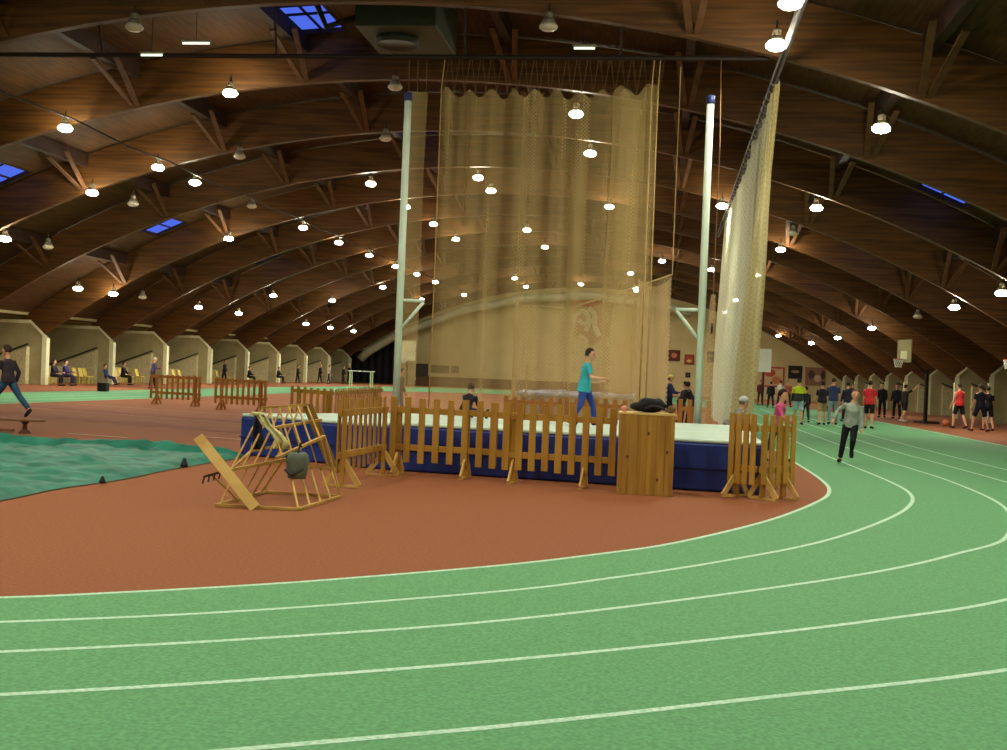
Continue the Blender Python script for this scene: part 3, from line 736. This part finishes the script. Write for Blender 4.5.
# white panel hung before the far wall on its own post
wb = thing('scoreboard_panel', 'plain white upright panel beside the gathered curtain net', 'board', (7.1,90,0))
MB().box((-.5,-.05,2.45),(.5,.05,4.15)).build('panel', M_white, wb, bevel=.01)
MB().tube([(0,.1,0),(0,.1,4.0)], .06, 8).build('post', M_wire, wb)
MB().box((-.4,-.2,0),(.4,.4,.06)).build('base', M_wire, wb)
def hoop(label, loc, rz, w_=1.4, h_=1.05, m=M_conc):
    t = thing('basketball_hoop', label, 'basketball hoop', loc, rz)
    MB().box((-w_/2,-.03,2.9),(w_/2,.03,2.9+h_)).build('backboard', m, t, bevel=.01)
    MB().box((-.3,-.045,3.05),(.3,-.03,3.45)).build('target_square', M_post, t)
    ri = MB().tube([(.23*math.cos(2*pi*k/16),-.3+.23*math.sin(2*pi*k/16),3.05) for k in range(17)], .015, 6).build('rim', mat('rim_orange', (200,90,50), .5), t)
    b = MB()
    for k in range(12):
        a0 = 2*pi*k/12; a1 = 2*pi*(k+1)/12
        P = lambda a, r, z: (r*math.cos(a), -.3+r*math.sin(a), z)
        b.tube([P(a0,.23,3.04),P(a1,.19,2.85),P(a0,.15,2.65)], .012, 4); b.tube([P(a1,.23,3.04),P(a0,.19,2.85),P(a1,.15,2.65)], .012, 4)
    b.build('net', M_white, ri)
    MB().bar((0,.05,3.3),(0,1.2,2.4),.08,.08).build('arm', M_wire, t)
    MB().box((-.07,1.15,0),(.07,1.3,2.6)).build('post', M_wire, t); MB().box((-.5,.9,0),(.5,1.7,.1)).build('base', M_wire, t)
    return t
hoop('basketball hoop on a dark stand above the players in black', (11.35,60,0), math.radians(-72), 1.3, 1.1)
hoop('white basketball hoop over the niches beyond the navy shirted players', (14.85,54,0), math.radians(-80), 1.4, 1.1, M_white)
hoop('pale basketball backboard by the black corner curtain behind the netting', (-24.7,112,-.5), 0, 2.0, 1.9, M_post)
tag(MB().box((-.22,-.18,0),(.22,.18,.4)).build('black_case', M_black, bevel=.03, loc=(-25.5,52,.012)), 'black box case on the green lane before the seats', 'case')
tbl = thing('high_table', 'white topped high table beside the far dark corner', 'table', (-22.7,88,0))
MB().box((-.95,-.4,1.26),(.95,.4,1.32)).build('top', M_white, tbl, bevel=.01)
for x in (-.8,.8):
    for y in (-.3,.3): MB().box((x-.04,y-.04,0),(x+.04,y+.04,1.26)).build('leg', M_post, tbl)
ld = thing('low_stand', 'low dark brown spectator stand along the far wall', 'stand', (-15,118.8,0))
MB().box((-10,-.6,0),(9,.6,.5)).build('step', mat('stand_brown', (92,66,44), .8), ld); MB().box((-10,0,.5),(9,.6,.95)).build('step', MATS['stand_brown'], ld)
# seats along the side wall
def seat(label, x, y, m, group):
    t = thing('stadium_seat', label, 'seat', (x,y,0), pi/2, group)
    MB().box((-.22,-.2,.40),(.22,.2,.45)).build('seat_pan', m, t, bevel=.02)
    MB().prism([(-.22,.18,.45),(.22,.18,.45),(.22,.30,.9),(-.22,.30,.9)], (0,.03,0)).build('backrest', m, t, bevel=.01)
    for sx in (-.19,.19):
        for sy in (-.16,.16): MB().box((sx-.02,sy-.02,0),(sx+.02,sy+.02,.4)).build('leg', m, t)
    return t
protoS = seat('yellow seat in the row under the buttresses', UL-.6+.0, 0, M_yell, 'yellow seats under the buttresses'); tS = child_table(protoS)
first_ = True
for v in (52.6,53.3,54.0,54.7,55.4,60.5,61.2,64.2,64.9,65.4,68.6,69.3,70.0,70.7,72.3,76.0,76.7,78,79,84.5,86,87.5,91,92):
    o = protoS if first_ else copy_tree(protoS, None, tS)
    first_ = False; o.location = (UL-.9, v, 0)
rs = seat('red seat among the yellow seats below the second buttress', UL-.9, 67.6, mat('seat_red', (186,84,58), .6), None)

# ------------------------------------------------------------------ people
def rotx(v, a):  # rotate about x: positive leans forward (+y)
    c, s = math.cos(a), math.sin(a); return V((v.x, v.y*c+v.z*s, -v.y*s+v.z*c))
D = math.radians
def person(label, loc, heading, h, top=(40,40,50), legs=(30,30,36), shoe=(30,28,28), hair=(50,36,26), lean=3, head=0, turn=0,
           L=(10,0,6), Rr=(-10,0,6), aL=(10,20,8), aR=(10,20,8), sleeve='long', short=False, child=False, detail=0, cap_=None, group=None, lift=0, extra=None, skirt=0, hood=False, dark_skin=False, bald=None):
    """heading: degrees, 0 faces +y.  L/Rr: hip flex, knee flex, abduct.  aL/aR: shoulder flex, elbow flex, abduct."""
    S = h/1.75; hs = (1.16 if child else 1.0)
    root = thing('person', label, 'person', loc, D(heading), group)
    pel = V((0,0,0)); le = D(lean)
    T = lambda x, y, z: pel+rotx(V((x*S, y*S, z*S)), le)
    waist, chest, shl, nb = T(0,0,.17), T(0,.005,.33), T(0,0,.45), T(0,0,.50)
    hd = D(head)
    hc = nb+rotx(V((0,.015*S,.155*S*hs)), le*.4+hd)
    def leg(sx, q):
        hip = V((sx*.085*S, 0, -.02*S)); f, k, ab = D(q[0]), D(q[1]), D(q[2])
        d1 = V((math.sin(ab)*sx, math.sin(f)*math.cos(ab), -math.cos(f)*math.cos(ab)))
        kn = hip+d1*.425*S; g2 = f-k
        d2 = V((math.sin(ab)*sx*.5, math.sin(g2), -math.cos(g2)))
        an = kn+d2.normalized()*.415*S
        ft = V((sx*.12, math.cos(g2)*.98, math.sin(g2))).normalized()
        if abs(g2) < D(35): ft = V((sx*.12, 1, max(-.25, math.sin(g2)*.6))).normalized()
        return hip, kn, an, an+ft*.17*S+V((0,0,-.035*S)), an-ft*.05*S+V((0,0,-.045*S))
    def arm(sx, q):
        sh = T(sx*.172, 0, .43); f, k, ab = D(q[0]), D(q[1]), D(q[2])
        d1 = rotx(V((math.sin(ab)*sx, math.sin(f)*math.cos(ab), -math.cos(f)*math.cos(ab))), le*.5)
        el = sh+d1*.29*S; g2 = f+k
        d2 = rotx(V((math.sin(ab)*sx*.4, math.sin(g2), -math.cos(g2))), le*.5).normalized()
        wr = el+d2*.25*S
        return sh, el, wr, d2
    lg = {-1: leg(-1, L), 1: leg(1, Rr)}; ar = {-1: arm(-1, aL), 1: arm(1, aR)}
    low = min(min(p.z for p in lg[s][2:]) for s in (-1,1))-.035*S
    up = V((0,0,-low+lift))
    b = MB()
    hr = .098*S*hs
    Mh = Matrix.Rotation(D(-turn), 3, 'Z').to_4x4()
    b.loft([(T(0,0,-.10),.10*S,.085*S),(T(0,0,-.04),.150*S,.10*S),(T(0,0,.03),.155*S,.105*S),(waist,.130*S,.09*S),(chest,.158*S,.108*S),(T(0,0,.41),.165*S,.095*S),(T(0,0,.46),.10*S,.07*S),(nb,.055*S,.055*S),(nb+(hc-nb)*.45,.05*S,.05*S)])
    b.ell(hc+V((0,0,.012*S)), (.076*S*hs,.094*S*hs,.108*S*hs), Mh)
    fw = Mh @ V((0,1,0)); sd = Mh @ V((1,0,0))
    b.ell(hc+fw*.045*S*hs+V((0,0,-.06*S*hs)), (.052*S*hs,.05*S*hs,.05*S*hs))
    b.ell(hc+fw*.098*S*hs+V((0,0,-.012*S*hs)), (.014*S*hs,.02*S*hs,.024*S*hs))
    for s in (-1,1): b.ell(hc+sd*(s*.078*S*hs)+V((0,0,-.005*S)), (.012*S*hs,.02*S*hs,.03*S*hs))
    for s in (-1,1):
        hip, kn, an, toe, heel = lg[s]
        b.loft([(hip+V((0,0,.05*S)),.075*S,.08*S),(hip.lerp(kn,.12),.083*S,.088*S),(hip.lerp(kn,.55),.068*S,.07*S),(kn,.052*S,.055*S),(kn.lerp(an,.3),.054*S,.058*S),(kn.lerp(an,.75),.038*S,.04*S),(an,.034*S,.036*S)])
        b.loft([(heel,.028*S,.03*S),(an+V((0,0,-.02*S)),.034*S,.04*S),(an.lerp(toe,.6),.04*S,.03*S),(toe,.034*S,.018*S)])
        sh, el, wr, d2 = ar[s]
        b.loft([(sh+(T(0,0,.42)-sh)*.25,.055*S,.055*S),(sh,.056*S,.056*S),(sh.lerp(el,.4),.046*S,.046*S),(el,.038*S,.038*S),(el.lerp(wr,.3),.038*S,.038*S),(wr,.026*S,.028*S)])
        pm = wr+d2*.05*S
        b.loft([(wr-d2*.01*S,.025*S,.026*S),(pm,.036*S,.022*S),(wr+d2*.09*S,.036*S,.019*S)])
    for v in b.bm.verts: v.co += up
    bmesh.ops.recalc_face_normals(b.bm, faces=b.bm.faces[:])
    me = bpy.data.meshes.new('tmp'); b.bm.to_mesh(me); b.bm.free()
    o = bpy.data.objects.new('tmp', me); COL.objects.link(o)
    rm = o.modifiers.new('r', 'REMESH'); rm.mode = 'VOXEL'; rm.voxel_size = (.012 if detail else .018)*S
    sm = o.modifiers.new('s', 'SMOOTH'); sm.iterations = 3; sm.factor = .5
    def bake(o_, name, m, extra_mb=None):
        dg = bpy.context.evaluated_depsgraph_get()
        m2 = bpy.data.meshes.new_from_object(o_.evaluated_get(dg)); old = o_.data
        bpy.data.objects.remove(o_); bpy.data.meshes.remove(old)
        if extra_mb:
            bb = bmesh.new(); bb.from_mesh(m2); tmp = extra_mb.mesh('x'); bb.from_mesh(tmp); bb.to_mesh(m2); bb.free(); bpy.data.meshes.remove(tmp)
        m2.materials.clear(); m2.materials.append(m)
        for p in m2.polygons: p.use_smooth = True
        q = bpy.data.objects.new(name, m2); COL.objects.link(q); q.parent = root
        return q
    fg = MB()
    for s in (-1,1):
        sh, el, wr, d2 = ar[s]
        ax = d2.cross(V((s,0,0))); ax = ax.normalized() if ax.length > .1 else V((0,0,1))
        w1 = ax; cu = V((-s,0,0))
        base = wr+d2*.082*S+up
        for k, ln_ in enumerate((.062,.070,.066,.052)):
            p0 = base+w1*((.027-.018*k)*S)
            p1 = p0+d2*(ln_*.45*S)+cu*.006*S; p2 = p1+d2*(ln_*.33*S)+cu*.018*S; p3 = p2+d2*(ln_*.18*S)+cu*.02*S
            fg.tube([p0-d2*.012*S,p1,p2,p3], [.0085*S,.008*S,.0075*S,.005*S], 6)
        p0 = wr+d2*.035*S+w1*.03*S+up
        fg.tube([p0,p0+(w1*.6+d2*.8)*.03*S,p0+(w1*.5+d2)*.055*S+cu*.01*S], [.011*S,.0095*S,.006*S], 6)
    bake(o, 'body', M_skin, fg)
    # clothes
    def cloth(name, b_, m, vox=.016):
        for v in b_.bm.verts: v.co += up
        bmesh.ops.recalc_face_normals(b_.bm, faces=b_.bm.faces[:])
        me_ = bpy.data.meshes.new('tmp'); b_.bm.to_mesh(me_); b_.bm.free()
        o2 = bpy.data.objects.new('tmp', me_); COL.objects.link(o2)
        r_ = o2.modifiers.new('r', 'REMESH'); r_.mode = 'VOXEL'; r_.voxel_size = vox*S
        s_ = o2.modifiers.new('s', 'SMOOTH'); s_.iterations = 2
        return bake(o2, name, m)
    cm = lambda rgb: mat('cloth'+str(rgb), rgb, .85, tuple(x*.8 for x in rgb), 5, detail=3)
    e_ = .016*S; e2 = .026*S
    b = MB()
    hem = -.16 if skirt else -.08
    b.loft([(T(0,0,hem),.182*S+(.02*S if skirt else 0),.136*S+(.02*S if skirt else 0)),(T(0,0,.03),.178*S+e_*.6,.126*S+e_),(waist,.140*S+e_,.10*S+e_),(chest,.165*S+e_,.115*S+e_),(T(0,0,.42),.17*S+e_*.5,.10*S+e_*.6),(T(0,0,.475),.10*S,.075*S),(T(0,0,.495),.066*S,.066*S)])
    for s in (-1,1):
        sh, el, wr, d2 = ar[s]
        if sleeve == 'none': continue
        secs = [(sh+(T(0,0,.42)-sh)*.3,.060*S,.060*S),(sh,.062*S,.062*S),(sh.lerp(el,.5),.056*S,.056*S)]
        if sleeve == 'long': secs += [(el,.052*S,.052*S),(el.lerp(wr,.5),.048*S,.048*S),(el.lerp(wr,.97),.042*S,.042*S)]
        else: secs += [(sh.lerp(el,.72),.057*S,.057*S)]
        b.loft(secs)
    if hood: b.ell(nb+rotx(V((0,-.07*S,-.0*S)), le), (.09*S,.06*S,.07*S))
    tops = top if isinstance(top[0], tuple) else (top,)
    sh_ = cloth('shirt' if sleeve != 'long' else 'jacket', b, cm(tops[0]))
    if len(tops) > 1:   # yoke in a second colour
        sh_.data.materials.append(cm(tops[1])); zc = (T(0,0,.22)+up).z
        for p in sh_.data.polygons:
            if p.center.z > zc: p.material_index = 1
    b = MB()
    b.loft([(T(0,0,-.11),.11*S,.10*S),(T(0,0,-.04),.163*S,.112*S),(T(0,0,.03),.166*S,.114*S),(T(0,0,.10),.148*S,.104*S)])
    for s in (-1,1):
        hip, kn, an, toe, heel = lg[s]
        secs = [(hip+V((0,0,.04*S)),.088*S,.092*S),(hip.lerp(kn,.15),.095*S,.1*S),(hip.lerp(kn,.6),.082*S,.086*S)]
        secs += [(hip.lerp(kn,.88),.086*S,.088*S)] if short else [(kn,.068*S,.07*S),(kn.lerp(an,.35),.066*S,.069*S),(kn.lerp(an,.92),.052*S,.056*S)]
        b.loft(secs)
    cloth('shorts' if short else 'trousers', b, cm(legs))
    for s in (-1,1):
        hip, kn, an, toe, heel = lg[s]
        b = MB(); fwd = (toe-heel).normalized()
        b.loft([(heel-fwd*.02*S,.03*S,.03*S),(heel+V((0,0,.01*S)),.042*S,.04*S),(an.lerp(heel,.5).lerp(toe,.3),.047*S,.046*S),(an.lerp(toe,.7),.05*S,.04*S),(toe,.044*S,.028*S),(toe+fwd*.02*S,.022*S,.014*S)])
        for v in b.bm.verts: v.co += up
        b.build('shoe', cm(shoe), root, smooth=True)
    # hair
    if bald is None:
        b = MB(); b.ell((0,0,0), (.084*S*hs,.100*S*hs,.106*S*hs), seg=18, rings=12)
        for v in b.bm.verts:
            y, z = v.co.y/(.1*S*hs), v.co.z/(.106*S*hs)
            if z < -.15+.0*y and y < .2: v.co.z = -.02*S*hs+v.co.z*.5
            if y > .25 and z < .38: v.co = v.co*.72
            v.co += v.co.normalized()*.008*S*noise.noise(v.co*40)
            v.co = (Mh @ v.co)+hc+V((0,0,.022*S*hs))-fw*.008*S+up
        b.build('hair', cm(hair), root, smooth=True)
    if cap_:
        b = MB(); b.ell((0,0,.04*S), (.095*S*hs,.108*S*hs,.09*S*hs)); b.ell((0,.1*S,.03*S), (.06*S,.09*S,.012*S))
        for v in b.bm.verts: v.co = (Mh @ v.co)+hc+V((0,0,.03*S*hs))+up
        b.build('cap', cm(cap_), root, smooth=True)
    if detail:
        for s in (-1,1):
            MB().ell(hc+fw*.088*S*hs+sd*(s*.03*S*hs)+V((0,0,.015*S))+up, (.011*S*hs,.008*S*hs,.008*S*hs)).build('eye', M_eye, root, smooth=True)
        MB().ell(hc+fw*.094*S*hs+V((0,0,-.055*S*hs))+up, (.022*S*hs,.008*S*hs,.006*S*hs)).build('mouth', M_lip, root, smooth=True)
    return root
# the runner coming along the lane
person('barefaced boy in grey hooded top and black trousers running on green lane', (3.74,25.7,.012), 172, 1.57, (166,178,168), (20,20,24), (34,30,30), (104,80,60), lean=10, head=-4, turn=-10,
       L=(34,92,3), Rr=(4,10,2), aL=(4,30,12), aR=(-34,72,34), child=True, detail=1, hood=True).rotation_euler.y = D(-7)
# boy on the mat
person('boy in teal shirt and blue trousers walking on the landing mat', (-1.38,20.6,.755), -92, 1.36, (62,190,206), (52,76,160), (40,38,44), (56,36,28), lean=6, head=8,
       L=(24,14,3), Rr=(-8,26,3), aL=(20,60,6), aR=(28,62,6), sleeve='short', child=True, detail=1, skirt=1)
# boy leaping over the bench
person('person in dark jacket and jeans striding over the low bench', (-13.08,22.55,0), 78, 1.52, ((52,44,56),(58,50,60)), (42,84,116), (36,40,50), (60,44,34), lean=5, head=4,
       L=(34,30,4), Rr=(-34,10,4), aL=(30,60,10), aR=(-25,50,12), child=True, detail=1, lift=.30)
person('child with brown hair and dark top sitting on the landing mat', (-3.5,21.0,.755), -20, 1.12, (34,32,40), (40,46,70), (30,30,34), (92,70,46), lean=30, L=(86,8,14), Rr=(86,8,14), aL=(40,40,8), aR=(40,40,8), child=True)
person('person half hidden behind the tall pole of the narrow net strip', (-8.95,40,0), -75, 1.66, (44,42,48), (46,64,150), (40,40,40), (38,28,24), lean=4)
person('stooping child in grey top and white cap behind the corner fence', (1.3,24.7,.012), -70, 1.42, (136,138,130), (70,70,76), (60,60,60), (120,110,100), lean=42, head=-10, L=(40,50,5), Rr=(10,40,5), aL=(50,30,8), aR=(30,30,8), child=True, cap_=(200,214,212))
person('girl with dark hair and pink top walking behind the last picket fence', (2.28,25,.012), -110, 1.52, (222,92,150), (60,44,60), (40,36,40), (40,26,30), lean=10, L=(22,20,4), Rr=(-14,16,4), aL=(-18,20,10), aR=(26,40,8), child=True)
# crowd along the lanes
person('man in neon yellow and black jacket with pale blue shorts walking away', (5.27,49,.012), -6, 1.9, ((44,54,50),(196,222,40)), (160,200,214), (30,30,34), (30,24,20), L=(12,8,4), Rr=(-8,8,4), short=True)
person('person in dark top and tan shorts beside the neon jacket', (6.32,50,.012), 5, 1.82, (34,34,46), (172,152,100), (24,22,26), (36,28,26), L=(-10,8,4), Rr=(14,10,4), short=True, sleeve='short')
person('slim dark clothed child between the neon jacket and the tan shorts', (5.95,52.5,.012), 8, 1.55, (40,38,44), (50,48,54), (24,22,26), (40,30,26), L=(10,8,4), Rr=(-8,8,4), child=True)
person('man in navy shirt and light jeans walking away along the lane', (6.88,51,.012), -4, 2.0, (48,64,104), (140,160,166), (40,40,44), (64,48,36), L=(-8,14,4), Rr=(12,6,4), sleeve='short')
person('person in dark jacket just past the navy shirt', (8.2,56,.012), 10, 1.86, (36,36,48), (36,34,42), (24,22,26), (34,28,26))
person('man in bright red shirt and black shorts behind the grey runner', (7.85,48,.012), -20, 1.93, (206,44,52), (24,22,28), (24,22,26), (54,34,26), L=(10,8,4), Rr=(-8,10,4), short=True, sleeve='short')
person('person in black standing before the first arched niche', (11.8,68,0), 160, 1.95, (28,26,30), (26,24,30), (22,20,24), (36,28,24))
person('person in black with legs apart beside the niche post', (12.2,66,0), 150, 1.95, (26,26,40), (24,22,30), (22,20,24), (36,28,24), L=(14,6,12), Rr=(-14,6,12))
person('player in dark shirt with pale shoes raising an arm', (11.45,60,0), -60, 1.9, (40,40,36), (20,18,22), (226,222,210), (40,32,26), L=(18,16,6), Rr=(-12,20,6), aR=(120,20,20), short=True, sleeve='short')
person('player in red tank top and black shorts facing the ball', (12.6,54,0), 30, 2.02, (206,48,54), (22,20,26), (60,24,26), (46,40,34), L=(16,12,6), Rr=(-8,14,6), aR=(40,20,10), short=True, sleeve='none')
person('player in navy shirt beside the red tank top', (12.72,51,0), 20, 2.0, (26,28,44), (22,22,34), (70,30,30), (60,50,44), L=(14,10,14), Rr=(-6,10,14), short=True, sleeve='short')
person('player in black behind the navy shirted player', (13.4,52.5,0), 10, 1.92, (24,24,36), (22,22,30), (70,30,30), (40,32,28), L=(10,10,4), Rr=(-10,10,4), short=True, sleeve='short')
bb = MB(); bb.ell((0,0,0), (.16,.16,.16), seg=20, rings=12)
bk = thing('basketball', 'orange basketball bouncing beside the red tank top player', 'ball', (12.5,56,.17))
bb.build('ball', mat('ball_orange', (196,108,74), .7), bk, smooth=True)
sb = MB(); sb.tube([(.162*math.cos(2*pi*k/20),.162*math.sin(2*pi*k/20),0) for k in range(21)], .004, 4); sb.tube([(0,.162*math.cos(2*pi*k/20),.162*math.sin(2*pi*k/20)) for k in range(21)], .004, 4)
sb.build('seam', M_black, bk)
person('person in maroon and black beside the curtain net far away', (7.3,95,0), 170, 1.9, (110,44,60), (40,30,36), (30,26,28), (40,28,26))
person('person in mauve top next to the maroon one', (7.95,93,0), 200, 1.7, (112,80,92), (44,36,44), (30,26,28), (60,40,36))
person('person in white shirt far behind the pink topped girl', (7.45,80,.012), 20, 1.9, (216,216,206), (60,56,60), (30,26,28), (40,30,28), sleeve='short')
person('person in black far behind near the white shirt', (6.9,81,.012), 0, 1.8, (30,28,34), (30,28,34), (30,26,28), (30,24,22))
person('person in salmon top below the red banner', (8.5,86,0), 190, 1.95, (190,110,90), (70,60,60), (30,26,28), (70,44,36))
person('person in black under the patterned banner', (10.4,78,0), 190, 1.85, (32,30,38), (30,28,34), (30,26,28), (40,30,26))
person('person in charcoal beside the niche wall', (12.6,84,0), 180, 1.9, (44,40,50), (36,34,40), (30,26,28), (40,30,26))
# by the nets
person('person in navy with a pale yellow cap behind the plank box', (.13,45,0), -100, 1.8, (30,46,96), (30,34,60), (40,40,40), (60,50,40), cap_=(206,190,110), aL=(30,50,20), aR=(30,50,20))
person('bending child in black between the cap wearer and the pole', (.56,42,0), -40, 1.66, (30,28,32), (40,38,46), (30,30,30), (36,28,26), lean=36, child=True)
person('bending person in dark grey beside the pole and net bundle', (.95,42.5,0), 60, 1.7, (48,46,54), (34,34,44), (30,30,30), (36,28,26), lean=34)
# spectators on the far side
sit = dict(lean=4, L=(86,86,6), Rr=(86,86,6), aL=(30,50,6), aR=(30,50,6), lift=.0)
person('spectator in dark coat seated by the first olive buttress', (-31.2,58,0), -85, 1.78, (34,36,50), (30,28,36), (40,30,30), (40,30,30), **sit)
person('spectator in violet coat seated next to the dark coat', (-31.2,59.2,0), -80, 1.78, (62,54,112), (40,38,64), (40,30,30), (50,38,34), **sit)
person('spectator in blue slouched on the seats near the second buttress', (-31.4,64.4,0), -85, 1.6, (50,66,126), (46,52,90), (40,30,30), (44,34,30), lean=-14, L=(86,60,6), Rr=(86,60,6))
person('spectator in black seated against the second buttress', (-31.2,66.0,0), -85, 1.75, (26,24,28), (26,24,28), (40,30,30), (30,24,22), **sit)
person('white haired person in purple jacket standing at the lane', (-27.15,61,0), -70, 1.72, (80,68,112), (48,44,58), (50,40,40), (216,212,204), lean=8, aL=(30,70,6), aR=(30,70,6))
person('standing person in black suit with white collar by the fourth post', (-32.3,85,0), -80, 1.75, (36,32,46), (30,28,38), (30,26,28), (120,90,70))
person('seated person in black past the fourth post', (-31.3,87.5,0), -85, 1.75, (26,24,28), (26,24,28), (30,26,28), (30,24,22), **sit)
person('seated person in black below the fifth buttress', (-31.5,95,0), -85, 1.8, (28,26,30), (26,24,28), (30,26,28), (30,24,22), **sit)
person('standing person in dark grey before the sixth buttress', (-31.4,100,0), -85, 1.6, (44,42,46), (36,34,40), (30,26,28), (30,24,22))
person('standing person in black near the seventh buttress', (-30.8,104.6,0), -85, 1.75, (26,24,30), (26,24,30), (30,26,28), (30,24,22))
person('person in white shirt standing by the last buttresses', (-29.8,104,0), -60, 1.72, (222,216,214), (60,48,60), (40,30,30), (60,44,36), sleeve='short')
person('dark clothed person next to the white shirt', (-29.3,107,0), -60, 1.7, (30,28,34), (30,28,34), (30,26,28), (40,30,26))
person('dark clothed person nearest the black corner curtain', (-28.5,106,0), -60, 1.9, (30,30,32), (30,28,34), (30,26,28), (150,130,80))

# ------------------------------------------------------------------ camera, world, view
cam = bpy.data.cameras.new('camera'); co = bpy.data.objects.new('camera', cam); COL.objects.link(co)
cam.sensor_width = 36; cam.lens = 36*1200/1007; cam.clip_start = .05; cam.clip_end = 400
yaw, pitch, roll = .13462, -.00171, .04103
fwd = V((-math.sin(yaw)*math.cos(pitch), math.cos(yaw)*math.cos(pitch), math.sin(pitch)))
rt = V((math.cos(yaw), math.sin(yaw), 0)); upv = rt.cross(fwd)
r2 = rt*math.cos(roll)+upv*math.sin(roll); u2 = upv*math.cos(roll)-rt*math.sin(roll)
Mx = Matrix((r2, u2, -fwd)).transposed().to_4x4(); Mx.translation = (0,0,1.6)
co.matrix_world = Mx
sc.camera = co
w = bpy.data.worlds.new('dusk'); w.use_nodes = True; sc.world = w
bgn = w.node_tree.nodes['Background']; bgn.inputs[0].default_value = lin((84,112,232)); bgn.inputs[1].default_value = 1.1
sc.view_settings.view_transform = 'Standard'; sc.view_settings.look = 'None'
sc.view_settings.gamma = 1; sc.view_settings.use_curve_mapping = False
sc.view_settings.exposure = 0.0
cy = sc.cycles
cy.max_bounces = 8; cy.diffuse_bounces = 4; cy.transparent_max_bounces = 32; cy.use_denoising = True
cy.sample_clamp_indirect = 6
